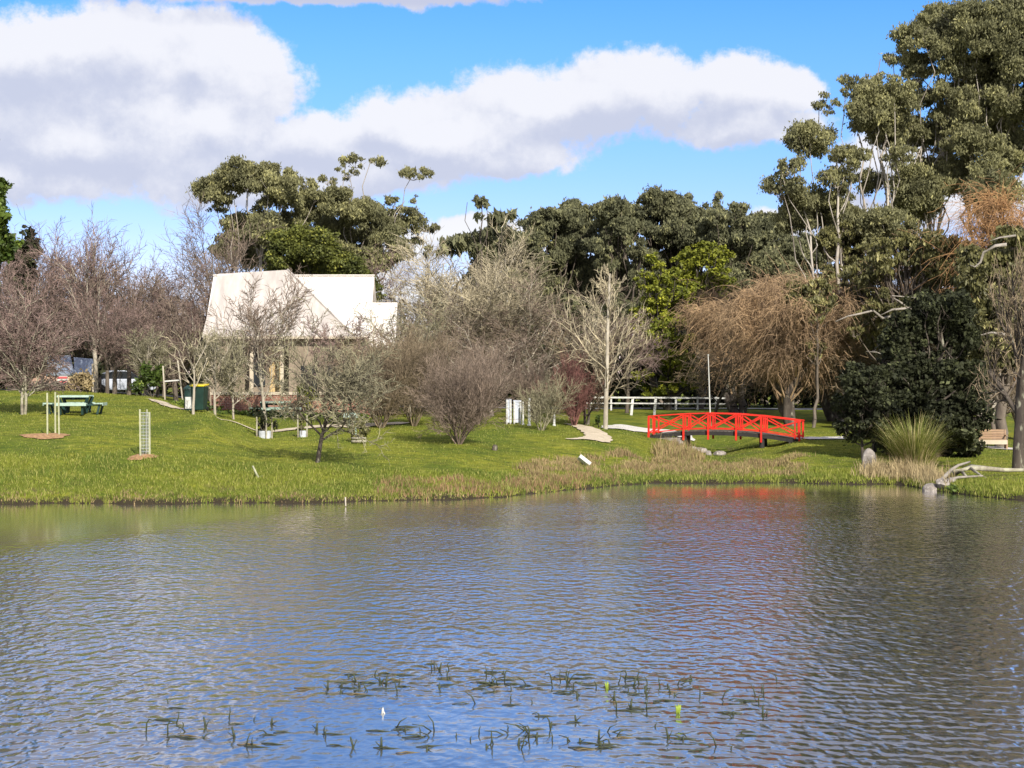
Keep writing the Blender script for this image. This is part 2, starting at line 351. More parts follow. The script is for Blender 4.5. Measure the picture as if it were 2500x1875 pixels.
# ------------------------------------------------------------------ terrain
PROFILE = {   # picture column : list of (depth, height)
    0:    [(59.0, 0), (59.5, .28), (64, 1.25), (68, 1.88), (78, 2.50), (95, 3.34), (118, 3.25), (140, 3.2)],
    150:  [(59.0, 0), (59.5, .28), (64, 1.28), (68, 1.90), (78, 2.52), (95, 3.36), (118, 3.25), (140, 3.2)],
    345:  [(59.0, 0), (59.5, .26), (64, 1.30), (68, 1.70), (78, 2.45), (92, 3.14), (118, 2.95), (140, 3.0)],
    500:  [(59.1, 0), (59.6, .25), (64, 1.15), (68, 1.55), (78, 2.64), (92, 2.40), (118, 2.6), (140, 2.7)],
    545:  [(59.2, 0), (59.7, .24), (64, 1.05), (68, 1.38), (78, 2.15), (92, 2.20), (118, 2.5), (140, 2.6)],
    650:  [(59.3, 0), (59.8, .22), (64, .95), (68, 1.18), (77, 1.52), (81, 1.68), (92, 2.10), (118, 2.3), (140, 2.4)],
    775:  [(59.5, 0), (60.0, .20), (64, .84), (66, .99), (77, 1.52), (81, 1.78), (92, 2.06), (118, 2.2), (140, 2.2)],
    900:  [(60.0, 0), (60.5, .18), (64, .66), (68, .95), (77, 1.45), (85, 1.80), (92, 1.98), (118, 2.1), (140, 2.1)],
    1100: [(61.2, 0), (61.7, .16), (66, .62), (75, 1.36), (85, 1.74), (95, 2.0), (118, 2.1), (140, 2.0)],
    1240: [(62.3, 0), (62.8, .15), (68, .55), (75, 1.05), (85, 1.72), (95, 2.02), (118, 2.05), (140, 1.95)],
    1425: [(67.2, 0), (67.7, .14), (71, .36), (75, .66), (80, 1.33), (92, 1.70), (110, 1.88), (118, 2.0), (140, 1.9)],
    1500: [(69.0, 0), (69.5, .14), (73, .34), (78, .85), (85, 1.30), (90, 1.52), (100, 1.62), (110, 1.88), (118, 2.0), (140, 1.9)],
    1600: [(70.4, 0), (70.9, .14), (76, .32), (82, .62), (89, 1.10), (96, 1.28), (104, 1.60), (112, 1.9), (118, 2.0), (140, 1.9)],
    1750: [(70.6, 0), (71.1, .14), (76, .28), (82, .30), (88, .30), (92, .34), (98, 1.2), (104, 1.55), (112, 1.9), (118, 2.0), (140, 1.9)],
    1870: [(70.6, 0), (71.1, .14), (76, .30), (82, .46), (88, .62), (92, .90), (98, 1.2), (104, 1.50), (112, 1.85), (118, 1.98), (140, 1.9)],
    1960: [(70.6, 0), (71.1, .15), (75, .36), (80, .76), (88, 1.06), (92, 1.20), (104, 1.50), (118, 1.95), (140, 1.9)],
    2200: [(69.5, 0), (70.0, .16), (73, .36), (80, .66), (88, .98), (92, 1.08), (104, 1.40), (118, 1.93), (140, 1.9)],
    2290: [(65.3, 0), (65.8, .16), (70, .34), (80, .60), (88, .90), (92, 1.0), (104, 1.35), (118, 1.93), (140, 1.9)],
    2370: [(62.8, 0), (63.3, .16), (67, .38), (80, .58), (88, .80), (92, .95), (104, 1.3), (118, 1.93), (140, 1.9)],
    2500: [(60.8, 0), (61.3, .16), (66, .44), (72, .50), (80, .56), (88, .70), (104, 1.25), (118, 1.93), (140, 1.9)],
}
PCOL = np.array(sorted(PROFILE), dtype=float)
SHORE = np.array([PROFILE[int(c)][0][0] for c in PCOL])
_rs = np.random.RandomState(5)
_ph = _rs.rand(12) * 6.28
def wig(x, y):
    return (np.sin(x * .9 + _ph[0]) * np.sin(y * .7 + _ph[1]) + .6 * np.sin(x * 2.3 + y * .9 + _ph[2]) + .4 * np.sin(y * 3.1 - x * 1.3 + _ph[3])) / 2.0
def shore_at(px, x=None):
    s = np.interp(px, PCOL, SHORE)
    if x is not None: s = s + 0.26 * np.sin(x * 1.3 + 1) + 0.16 * np.sin(x * 3.7 + .5 * np.sin(x)) + .06 * np.sin(x * 11.7)
    return s
def ground(x, y):
    x = np.asarray(x, dtype=float); y = np.asarray(y, dtype=float)
    px = np.clip(1250 + F * x / np.maximum(y, 50), 0, 2500)
    hs_ = []
    for c in PCOL:
        pr = PROFILE[int(c)]
        ys = np.array([p[0] for p in pr]); zs = np.array([p[1] for p in pr])
        hs_.append((ys, zs))
    idx = np.clip(np.searchsorted(PCOL, px, side='right') - 1, 0, len(PCOL) - 2)
    t = (px - PCOL[idx]) / (PCOL[idx + 1] - PCOL[idx]); t = np.clip(t, 0, 1); t = t * t * (3 - 2 * t)
    sh = shore_at(px, x)
    d = y - sh                       # distance inland; each profile is read relative to its own shore near the water
    out = np.zeros_like(x)
    H = np.stack([np.interp(np.clip(d, 0, 200) + ys[0], ys, zs) for ys, zs in hs_])
    H2 = np.stack([np.interp(y, ys, zs) for ys, zs in hs_])
    bl = np.clip((d - 3) / 5, 0, 1)
    ar = np.arange(x.size).reshape(x.shape)
    Hf = H.reshape(len(hs_), -1); H2f = H2.reshape(len(hs_), -1)
    i0 = idx.ravel(); a_ = np.arange(x.size)
    h = (Hf[i0, a_] * (1 - t.ravel()) + Hf[i0 + 1, a_] * t.ravel()).reshape(x.shape)
    h2 = (H2f[i0, a_] * (1 - t.ravel()) + H2f[i0 + 1, a_] * t.ravel()).reshape(x.shape)
    z = h * (1 - bl) + h2 * bl
    z = z + 0.03 * wig(x, y) * np.clip(d / 3, 0, 1)
    z = np.where(d < 0, np.maximum(-1.2, d * 0.6), z)
    near = np.clip((12 - y) / 12, 0, 1)           # bank on the camera's side
    z = np.where(y < 14, np.where(y < 12, -0.3 + 2.6 * np.minimum(near * 1.4, 1.0), -0.6), z)
    return z
def gz(x, y): return float(ground(np.array([x]), np.array([y]))[0])
def gp(px, Y, dz=0.0):
    x = X_(px, Y); return (x, Y, gz(x, Y) + dz)

def axis(parts):
    a = []
    for (s0, s1, st) in parts: a += list(np.arange(s0, s1, st))
    a.append(parts[-1][1]); return np.array(a)
gx = axis([(-1500, -200, 130), (-200, -45, 8), (-45, 45, 0.35), (45, 200, 8), (200, 1500, 130)])
gy = axis([(-200, 0, 20), (0, 15, 1.5), (15, 56, 4), (56, 110, 0.3), (110, 150, 1.2), (150, 400, 25), (400, 3000, 260)])
GX, GY = np.meshgrid(gx, gy)
GZ = ground(GX.ravel(), GY.ravel())
nx, ny = len(gx), len(gy)
V = np.stack([GX.ravel(), GY.ravel(), GZ], 1)
ii, jj = np.meshgrid(np.arange(nx - 1), np.arange(ny - 1)); a0 = (jj * nx + ii).ravel()
Fq = np.stack([a0, a0 + 1, a0 + nx + 1, a0 + nx], 1)

gm = bpy.data.materials.new('lawn'); gm.use_nodes = True
b = NB(gm.node_tree); bs = gm.node_tree.nodes['Principled BSDF']
pos = b.n('ShaderNodeNewGeometry').outputs['Position']; xx = b.xyz(pos)
n1 = b.noise(b.v('MULTIPLY', pos, (1.0, 0.5, 1.0)), 0.35, 5, 0.6); n2 = b.noise(b.v('MULTIPLY', pos, (0.6, 1.0, 1.0)), 3.0, 6, 0.75)
c = b.mix(b.mr(n1, 0.35, 0.65), (0.125, 0.165, 0.020), (0.275, 0.275, 0.030))
c = b.mix(b.mr(n2, 0.38, 0.70), c, (0.060, 0.085, 0.013))
c = b.mix(b.m('MULTIPLY', b.mr(b.noise(b.v('MULTIPLY', pos, (0.35, 1.0, 1.0)), 0.9, 4), 0.5, 0.66), 0.55), c, (0.07, 0.105, 0.014))
c = b.mix(b.m('MULTIPLY', b.mr(b.noise(pos, 1.1, 4), 0.55, 0.75), 0.6), c, (0.30, 0.29, 0.05))
edge = b.mr(xx[2], 0.10, 0.24)
mud = b.m('MULTIPLY', b.mr(b.noise(pos, 1.6, 5, 0.65), 0.50, 0.62), b.mr(xx[2], 0.35, 0.75, 0.75, 0.12))
c = b.mix(mud, c, (0.150, 0.115, 0.060))
c = b.mix(edge, (0.045, 0.036, 0.022), c)
b.put(bs.inputs['Base Color'], c); bs.inputs['Roughness'].default_value = 0.95; bs.inputs['Specular IOR Level'].default_value = 0.1
bn = b.n('ShaderNodeBump'); bn.inputs['Distance'].default_value = 0.10; b.put(bn.inputs['Height'], b.noise(pos, 5.0, 5, 0.7)); b.put(bs.inputs['Normal'], bn.outputs[0])
o = mesh_np('ground', V, Fq, np.full(len(Fq), 4), gm, smooth=True); tag(o, kind='structure')

# water
wm = bpy.data.materials.new('pond_water'); wm.use_nodes = True
b = NB(wm.node_tree); bs = wm.node_tree.nodes['Principled BSDF']
bs.inputs['Base Color'].default_value = (0.065, 0.073, 0.092, 1); bs.inputs['Roughness'].default_value = 0.05; bs.inputs['IOR'].default_value = 1.85
bs.inputs['Specular IOR Level'].default_value = 0.6
pos = b.n('ShaderNodeNewGeometry').outputs['Position']; xx = b.xyz(pos)
thr = b.m('MINIMUM', b.m('MULTIPLY_ADD', b.m('ADD', xx[0], 13.0), 2.4, 41.0), b.m('MINIMUM', b.m('MULTIPLY_ADD', b.m('ADD', xx[0], 6.0), 0.5, 57.3), 62.6))
jit = b.m('MULTIPLY', b.m('SUBTRACT', b.noise(b.v('MULTIPLY', pos, (0.5, 1, 1)), 0.5, 4), 0.5), 3.0)
calm = b.mr(b.m('SUBTRACT', b.m('ADD', xx[1], jit), thr), -3.8, 2.2)
q1 = b.v('MULTIPLY', pos, (2.3, 1.25, 1.0))
wn = b.v('ADD', q1, b.v('MULTIPLY', b.noise(pos, 0.5, 2, out='Color'), (0.4, 0.4, 0.0)))
h1 = b.noise(wn, 2.2, 1.5, 0.5, 0.1)
h2 = b.noise(b.v('MULTIPLY', pos, (0.8, 0.9, 1.0)), 0.6, 2, 0.5)
h3 = b.noise(b.v('MULTIPLY', pos, (1.4, 0.9, 1.0)), 6.0, 2, 0.5)
wv = b.m('SINE', b.m('ADD', b.m('MULTIPLY', b.m('ADD', xx[1], b.m('MULTIPLY', xx[0], 0.16)), 19.0), b.m('MULTIPLY', b.noise(pos, 0.7, 3), 9.0)))
wvm = b.m('MULTIPLY', b.mr(xx[1], 21.0, 30.0, 1.0, 0.0), b.mr(xx[0], -1.0, 3.0, 0.25, 1.0))
h = b.m('ADD', b.m('ADD', b.m('ADD', b.m('MULTIPLY', h1, 0.056), b.m('MULTIPLY', h2, 0.03)), b.m('MULTIPLY', h3, 0.004)), b.m('MULTIPLY', b.m('MULTIPLY', wv, wvm), 0.0035))
gust = b.mr(b.noise(b.v('MULTIPLY', pos, (0.35, 1.0, 1.0)), 0.16, 3), 0.35, 0.65, 0.62, 1.0)
bedx = b.m('DIVIDE', b.m('ADD', xx[0], 0.9), 2.6); bedy = b.m('DIVIDE', b.m('SUBTRACT', xx[1], 20.3), 2.8)
bed = b.mr(b.m('ADD', b.m('MULTIPLY', bedx, bedx), b.m('MULTIPLY', bedy, bedy)), 0.3, 1.5, 0.38, 1.0)
amp = b.m('MULTIPLY', b.m('MULTIPLY', gust, bed), b.m('SUBTRACT', 1.0, b.m('MULTIPLY', calm, 0.90)))
bn = b.n('ShaderNodeBump'); bn.inputs['Strength'].default_value = 1.0; bn.inputs['Distance'].default_value = 1.0
b.put(bn.inputs['Height'], b.m('MULTIPLY', h, amp))
wt = wm.node_tree; wt.nodes.remove(bs)
fr = b.n('ShaderNodeFresnel'); fr.inputs['IOR'].default_value = 1.33; wt.links.new(bn.outputs[0], fr.inputs['Normal'])
df = b.n('ShaderNodeBsdfDiffuse'); df.inputs['Color'].default_value = (0.060, 0.062, 0.062, 1)
gs = b.n('ShaderNodeBsdfGlossy'); gs.inputs['Roughness'].default_value = 0.12; gs.inputs['Color'].default_value = (0.97, 0.97, 1.0, 1); wt.links.new(bn.outputs[0], gs.inputs['Normal'])
mx = b.n('ShaderNodeMixShader'); b.put(mx.inputs[0], b.m('MULTIPLY', fr.outputs[0], 1.85, clamp=True)); wt.links.new(df.outputs[0], mx.inputs[1]); wt.links.new(gs.outputs[0], mx.inputs[2])
wt.links.new(mx.outputs[0], [n_ for n_ in wt.nodes if n_.type == 'OUTPUT_MATERIAL'][0].inputs[0])
wx = np.array([-700., 700.]); wy = np.array([3., 80.])
o = mesh_np('pond_water', [(-700, 5, 0), (700, 5, 0), (700, 86, 0), (-700, 86, 0)], [[0, 1, 2, 3]], [4], wm); tag(o, kind='structure')

# ------------------------------------------------------------------ sheets laid on the ground (paths, mulch, road)
def sheet(name, cl, wd, m, lift=0.05, kind='structure', n=60, nw=6):
    """ribbon along centre line [(x, y, width)...] following the ground"""
    P_ = np.array(cl, dtype=float); t = np.linspace(0, 1, len(P_)); tt = np.linspace(0, 1, n)
    cx = np.interp(tt, t, P_[:, 0]); cy = np.interp(tt, t, P_[:, 1]); ww = np.interp(tt, t, P_[:, 2]) * wd
    k = np.ones(5) / 5
    cx2 = np.convolve(np.pad(cx, 2, 'edge'), k, 'valid'); cy2 = np.convolve(np.pad(cy, 2, 'edge'), k, 'valid')
    dx = np.gradient(cx2); dy = np.gradient(cy2); L = np.hypot(dx, dy) + 1e-9; nx_, ny_ = -dy / L, dx / L
    vs = []
    for j in range(nw):
        s_ = (j / (nw - 1) - 0.5)
        rag = 0.06 * np.sin(np.arange(n) * 1.7 + j) if j in (0, nw - 1) else 0
        vs.append(np.stack([cx2 + nx_ * (s_ * ww + rag), cy2 + ny_ * (s_ * ww + rag)], 1))
    vs = np.concatenate(vs); z = ground(vs[:, 0], vs[:, 1]) + lift
    V_ = np.column_stack([vs, z]); fs = []
    for j in range(nw - 1):
        for i in range(n - 1): fs.append([j * n + i, j * n + i + 1, (j + 1) * n + i + 1, (j + 1) * n + i])
    o = mesh_np(name, V_, fs, [4] * len(fs), m, smooth=True); return tag(o, kind=kind)
def w2(px, Y): return (X_(px, Y), Y)
sheet('path', [(*w2(490, 81), .5), (*w2(560, 80.5), .55), (*w2(640, 80), .7), (*w2(700, 81), .9), (*w2(780, 83), 1.5), (*w2(850, 84), 1.8), (*w2(900, 86), 1.3), (*w2(1000, 89), 1.2)], 1.0, M['gravel'])
sheet('path', [(*w2(1378, 80.2), .3), (*w2(1425, 80.6), .8), (*w2(1458, 82), 1.1), (*w2(1463, 84), 1.25), (*w2(1447, 87), 1.2), (*w2(1420, 90), .9), (*w2(1385, 92.5), .5)], 1.0, M['gravel'], n=40)
sheet('path', [(*w2(1490, 90), 1.0), (*w2(1530, 94), 2.4), (*w2(1580, 96), 3.0), (*w2(1640, 95.5), 2.2), (*w2(1672, 93.5), 1.2)], 1.0, M['concrete'], n=30, nw=8)
sheet('path', [(*w2(1955, 89), 1.4), (*w2(2080, 90), 1.3), (*w2(2250, 89), 1.2), (*w2(2400, 87), 1.2), (*w2(2560, 85.5), 1.2)], 1.0, M['concrete'])
sheet('path', [(*w2(375, 90), .9), (*w2(440, 84), .8), (*w2(480, 82), .6)], 1.0, M['gravel'], n=20)
sheet('road', [(-90, 124, 1), (-20, 124, 1), (20, 124, 1), (100, 124, 1)], 6.0, M['asphalt'], n=80)

# ------------------------------------------------------------------ grass and reeds (uncountable)
def blades(name, n, sampler, hmin, hmax, wd, m, seed, lean=0.35, label=None, cat='grass'):
    r = np.random.RandomState(seed)
    x, y, hs__ = sampler(r, n)
    z = ground(x, y) - 0.02
    k = len(x); h_ = (hmin + (hmax - hmin) * r.rand(k) ** 1.5) * hs__
    a = r.rand(k) * 2 * np.pi; ln = lean * h_ * r.rand(k); la = r.rand(k) * 2 * np.pi
    ux, uy = np.cos(a) * wd * (0.6 + .8 * r.rand(k)), np.sin(a) * wd * (0.6 + .8 * r.rand(k))
    b0 = np.stack([x - ux, y - uy, z], 1); b1 = np.stack([x + ux, y + uy, z], 1)
    mx = x + np.cos(la) * ln * .35; my = y + np.sin(la) * ln * .35
    m0 = np.stack([mx - ux * .7, my - uy * .7, z + h_ * .55], 1); m1 = np.stack([mx + ux * .7, my + uy * .7, z + h_ * .55], 1)
    tp = np.stack([x + np.cos(la) * ln, y + np.sin(la) * ln, z + h_], 1)
    V_ = np.stack([b0, b1, m0, m1, tp], 1).reshape(-1, 3)
    base = np.arange(k) * 5
    q = np.stack([base, base + 1, base + 3, base + 2], 1); t = np.stack([base + 2, base + 3, base + 4], 1)
    lp = np.concatenate([q.ravel(), t.ravel()]); sz = np.concatenate([np.full(k, 4), np.full(k, 3)])
    fv = r.rand(k); o = mesh_np(name, V_, lp, sz, m, face_v=np.concatenate([fv, fv]))
    return tag(o, label, cat, kind='stuff')
def clumpy(r, x, y, s=0.35):
    return x + r.randn(len(x)) * s, y + r.randn(len(x)) * s
def samp_bank(p0, p1, d0, d1, pw=1.0, nclump=400):
    def f(r, n):
        cp = p0 + (p1 - p0) * r.rand(nclump); cd = d0 + (d1 - d0) * r.rand(nclump) ** pw
        i = r.randint(0, nclump, n); px = cp[i]; sh = shore_at(px); Y = sh + cd[i]
        x = X_(px, Y); x, y = clumpy(r, x, Y, 0.22)
        pxx = 1250 + F * x / y; ok = (y - shore_at(pxx, x)) > 0.03
        hs_ = (0.6 + 0.8 * r.rand(nclump))[i]
        return x[ok], y[ok], hs_[ok]
    return f
def samp_area(p0, p1, Y0, Y1):
    def f(r, n):
        Y = Y0 + (Y1 - Y0) * r.rand(n); px = p0 + (p1 - p0) * r.rand(n); x = X_(px, Y)
        ok = (Y - shore_at(px, x)) > 0.1
        return x[ok], Y[ok], np.ones(ok.sum())
    return f
blades('lawn_grass', 170000, samp_area(-60, 2560, 60, 96), 0.03, 0.10, 0.012, M['grass_blade'], 1, 0.6, 'short green lawn grass on the sloping bank')
blades('bank_grass', 60000, samp_bank(-60, 1500, 0.1, 5.5, 1.2, 1600), 0.05, 0.16, 0.013, M['grass_blade'], 2, 0.7, 'longer tufted green grass along the near edge of the bank')
blades('bank_grass', 26000, samp_bank(1480, 2560, 0.05, 4.0, 1.2, 600), 0.06, 0.20, 0.014, M['grass_blade'], 3, 0.6, 'green waterside grass below the red bridge and pampas clump')
blades('dry_grass', 22000, samp_bank(1270, 1960, 1.6, 9.0, 1.0, 130), 0.08, 0.27, 0.016, M['dry_blade'], 4, 0.8, 'straw coloured dead grass on the low ground in front of the bridge')
blades('dry_grass', 6000, samp_bank(920, 1500, 0.4, 3.2, 1.0, 110), 0.08, 0.28, 0.014, M['rust_blade'], 6, 0.6, 'rusty brown dead rushes at the bend of the shore')
blades('dry_grass', 3500, samp_bank(1610, 1700, 9.0, 15.0, 1.0, 40), 0.2, 0.62, 0.018, M['dry_blade'], 7, 0.5, 'tall dead reeds growing up beside the bridge post')
blades('dry_grass', 3500, samp_bank(2120, 2300, 0.8, 3.4, 1.0, 60), 0.15, 0.6, 0.016, M['straw_blade'], 12, 0.7, 'pale straw grass spilling round the foot of the pampas clump')
blades('dry_grass', 2500, samp_bank(-40, 1200, 0.0, 0.35, 1.0, 240), 0.05, 0.16, 0.016, M['dry_blade'], 8, 0.8, 'pale dead grass fringe right on the waterline of the left bank')

# ------------------------------------------------------------------ tree generators
def segs_mesh(name, segs, m, parent, seed=0, k=3):
    A = np.array([s[0] for s in segs], dtype=float); B = np.array([s[1] for s in segs], dtype=float)
    r0 = np.array([s[2] for s in segs]); r1 = np.array([s[3] for s in segs])
    D = B - A; L = np.linalg.norm(D, axis=1, keepdims=True) + 1e-9; D /= L
    ref = np.where(np.abs(D[:, 2:3]) < 0.9, np.array([[0, 0, 1.0]]), np.array([[1.0, 0, 0]]))
    U = np.cross(D, ref); U /= np.linalg.norm(U, axis=1, keepdims=True) + 1e-9; Wv = np.cross(D, U)
    vs = []
    for (P_, r_) in ((A, r0), (B, r1)):
        for j in range(k):
            t = 2 * math.pi * j / k
            vs.append(P_ + (U * math.cos(t) + Wv * math.sin(t)) * r_[:, None])
    V_ = np.stack(vs, 1).reshape(-1, 3); base = np.arange(len(segs)) * 2 * k
    fs = np.concatenate([np.stack([base + j, base + (j + 1) % k, base + k + (j + 1) % k, base + k + j], 1) for j in range(k)])
    rr = np.random.RandomState(seed).rand(len(segs))
    return mesh_np(name, V_, fs, np.full(len(fs), 4), m, parent, face_v=np.tile(rr, k), smooth=(k > 3))

def grow(rg, st, H, W_, stems=1):
    """returns (trunk segments, twig segments) scaled to height H and width W_"""
    T, B = [], []
    U = rg.uniform; G = rg.gauss
    def rec(p, d, L, r, lvl):
        ns = st['nseg'][min(lvl, len(st['nseg']) - 1)]; pts = [p]; dirs = [d]
        r_end = r * (0.25 if lvl == st['levels'] else st.get('taper', 0.45))
        wg = st['wig'][min(lvl, len(st['wig']) - 1)]; up = st['up'][min(lvl, len(st['up']) - 1)]
        for i in range(ns):
            d = (d[0] + G(0, wg), d[1] + G(0, wg), d[2] + G(0, wg) * .7 + up)
            n_ = math.sqrt(d[0] ** 2 + d[1] ** 2 + d[2] ** 2); d = (d[0] / n_, d[1] / n_, d[2] / n_)
            s_ = L / ns; q = (p[0] + d[0] * s_, p[1] + d[1] * s_, p[2] + d[2] * s_)
            ra = lerp(r, r_end, i / ns); rb = lerp(r, r_end, (i + 1) / ns)
            (T if lvl <= st.get('tlv', 0) else B).append((p, q, ra, rb))
            p = q; pts.append(p); dirs.append(d)
        if lvl >= st['levels']: return
        nc = st['n'][lvl]; nc = max(1, int(round(nc * U(.75, 1.25)))); t0 = st['t0'][min(lvl, len(st['t0']) - 1)]
        for c_ in range(nc):
            t = t0 + (1 - t0) * (c_ + U(0, 1)) / nc; t = min(t, 0.999); i = min(int(t * ns), ns - 1); f = t * ns - i
            bp = tuple(lerp(pts[i][k_], pts[i + 1][k_], f) for k_ in range(3)); bd = dirs[i + 1]
            an = math.radians(U(*st['ang'][min(lvl, len(st['ang']) - 1)])); ph = U(0, 6.283) if lvl else c_ * 2.4 + U(-.5, .5)
            ax = (-bd[1], bd[0], 0.0001) if abs(bd[2]) < .95 else (1, 0, 0)
            e1 = Vector(ax).normalized(); e2 = Vector(bd).cross(e1)
            v = Vector(bd) * math.cos(an) + (e1 * math.cos(ph) + e2 * math.sin(ph)) * math.sin(an)
            lr = st['lr'][min(lvl, len(st['lr']) - 1)] * U(.7, 1.2)
            if st.get('cone') and lvl == 0: lr *= (1.15 - t) * 1.3
            rc = max(lerp(r, r_end, t) * st.get('rr', .55), st['rmin'])
            rec(bp, tuple(v), L * lr, rc, lvl + 1)
    for s_ in range(stems):
        a = U(0, 6.283); tl = st['tilt'] * U(.5, 1.2) if stems > 1 else st['tilt'] * U(0, .4)
        a = s_ * 6.283 / stems + U(-.6, .6)
        rec((math.cos(a) * .02 * (stems > 1), math.sin(a) * .02 * (stems > 1), 0), (math.cos(a) * math.sin(tl), math.sin(a) * math.sin(tl), math.cos(tl)), 1.0 * U(.85, 1.1), st['r0'], 0)
    allp = np.array([s[1] for s in T + B])
    zt = np.percentile(allp[:, 2], 99.7); xw = np.percentile(np.abs(allp[:, 0]), 94) * 2
    sx = W_ / xw; sz = H / zt
    def sc(L_): return [((a[0] * sx, a[1] * sx, a[2] * sz), (b_[0] * sx, b_[1] * sx, b_[2] * sz), r0, r1) for a, b_, r0, r1 in L_]
    return sc(T), sc(B)

ST = {
    'spread': dict(levels=4, n=[10, 8, 6, 4], nseg=[6, 5, 3, 3, 2], wig=[.06, .12, .16, .2, .2], up=[.02, .06, .05, .03, .02], t0=[.25, .15, .12, .1], ang=[(30, 60), (25, 55), (25, 60), (25, 65)], lr=[.62, .55, .5, .55], tilt=.1, r0=.15, rmin=.014, tlv=2),
    'upright': dict(levels=4, n=[13, 8, 6, 4], nseg=[7, 6, 3, 3, 2], wig=[.04, .08, .12, .16], up=[.02, .12, .10, .06, .04], t0=[.22, .15, .12, .1], ang=[(25, 50), (20, 42), (22, 48), (22, 50)], lr=[.60, .50, .48, .55], tilt=.12, r0=.15, rmin=.014, tlv=2),
    'upswept': dict(levels=4, n=[15, 10, 7, 5], nseg=[7, 6, 3, 3, 2], wig=[.05, .10, .14, .18], up=[.02, .13, .10, .06, .04], t0=[.2, .12, .1, .1], ang=[(35, 62), (20, 42), (22, 48), (22, 50)], lr=[.66, .52, .5, .5], tilt=.2, r0=.15, rmin=.017, tlv=2),
    'birch': dict(levels=3, n=[34, 8, 5], nseg=[10, 5, 3, 2], wig=[.02, .06, .10, .15], up=[.01, .05, .04, .02], t0=[.18, .12, .1], ang=[(40, 62), (25, 45), (25, 50)], lr=[.42, .42, .5], tilt=.05, r0=.13, rmin=.014, rr=.35, cone=True, tlv=0),
    'shrub': dict(levels=3, n=[9, 8, 6], nseg=[5, 4, 3, 2], wig=[.08, .12, .16], up=[.05, .08, .05, .03], t0=[.12, .1, .1], ang=[(18, 48), (22, 50), (25, 55)], lr=[.6, .5, .5], tilt=.55, r0=.03, rmin=.008, tlv=0),
    'apple': dict(levels=4, n=[9, 8, 8, 5], nseg=[4, 5, 4, 3, 2], wig=[.08, .20, .24, .26], up=[.02, .09, .08, .07, .05], t0=[.42, .25, .1, .1], ang=[(42, 68), (30, 60), (30, 60), (30, 65)], lr=[1.1, .6, .5, .42], tilt=.12, r0=.13, rmin=.013, tlv=2),
    'y_fork': dict(levels=3, n=[4, 6, 4], nseg=[5, 4, 3, 2], wig=[.03, .08, .12], up=[.02, .05, .04], t0=[.55, .2, .1], ang=[(28, 50), (20, 45), (25, 50)], lr=[.8, .5, .5], tilt=.05, r0=.07, rmin=.014, tlv=1),
}
rgl = random.Random(11)
def bare(label, px, Y, top, wpx, style, twig, bark='bark', stems=1, seed=1, cat='tree', name='bare_tree', group=None, base=None, r0=None, tmat=None):
    rg = random.Random(seed)
    loc = gp(px, Y, -0.1) if base is None else base
    H = Z_(top, Y) - loc[2]; Wd = wpx / F * Y
    st = dict(ST[style]);
    if r0: st['r0'] = r0
    T, B = grow(rg, st, H, Wd, stems)
    t = thing(name, label, cat, loc, 0, group)
    segs_mesh('trunk', T, M[bark], t, seed, 6)
    segs_mesh('twigs' if style != 'shrub' else 'stems', B, M[twig], t, seed, 3)
    t['_h'] = H; t['_w'] = Wd
    return t
def rebare(src, label, px, Y, top, wpx, rz, group=None):
    loc = gp(px, Y, -0.1); H = Z_(top, Y) - loc[2]; Wd = wpx / F * Y
    c = copy_tree(src, label, loc, rz, (Wd / src['_w'], Wd / src['_w'], H / src['_h']))
    if group: c['group'] = group
    return c

def leaf_quads(rng, centers, radii, n_each, size, flat=0.0, up=0.25, shell=0.5, aspect=1.6, droop=0.0):
    """many small leaf-sprays scattered through ellipsoids; returns verts, attr"""
    Vs = []; At = []
    for (c_, r_), n in zip(zip(centers, radii), n_each):
        n = int(n)
        d = rng.randn(n, 3); d /= np.linalg.norm(d, axis=1, keepdims=True)
        rad = rng.rand(n, 1) ** (1.0 / 3.0); rad = rad * (1 - shell) + shell * (0.75 + 0.3 * rng.rand(n, 1))
        rad = rad * (0.86 + 0.20 * np.sin(d[:, :1] * 6 + c_[0] * 3) * np.sin(d[:, 1:2] * 5 + c_[1]) + 0.10 * np.sin(d[:, 2:3] * 9 + c_[2] * 7))
        rad = np.where(rng.rand(n, 1) < .30, rad * (1.0 + .80 * rng.rand(n, 1) ** 1.5), rad)
        p = np.array(c_) + d * rad * np.array(r_)
        low = d[:, 2] < -0.25
        keep = ~(low & (rng.rand(n) < flat)); p = p[keep]; d = d[keep]; k = len(p)
        nr = rng.randn(k, 3) * 1.2 + d * 0.5 + np.array([0, 0, up]) * 2; nr /= np.linalg.norm(nr, axis=1, keepdims=True)
        a = rng.randn(k, 3)
        if droop:
            u0 = rng.randn(k, 3) * .55 + np.array([0, 0, -1.0]) * droop; nr = np.cross(u0, a); nr /= np.linalg.norm(nr, axis=1, keepdims=True) + 1e-9; a = np.cross(u0, nr)
        u = np.cross(nr, a); u /= np.linalg.norm(u, axis=1, keepdims=True) + 1e-9; v = np.cross(nr, u)
        s_ = size * (0.55 + 0.9 * rng.rand(k, 1))
        Vs.append(np.stack([p - u * s_ * aspect * .5, p - v * s_ * .5 + u * s_ * .1, p + u * s_ * aspect * .5, p + v * s_ * .5 - u * s_ * .1], 1))
        At.append(np.clip(rng.rand(k) * 0.60 + 0.40 * rng.rand(), 0, 1))
    return np.concatenate(Vs).reshape(-1, 3), np.concatenate(At)
def leaf_obj(name, parent, V_, At, m):
    fs = np.arange(len(V_)).reshape(-1, 4)
    return mesh_np(name, V_, fs, np.full(len(fs), 4), m, parent, face_v=At)

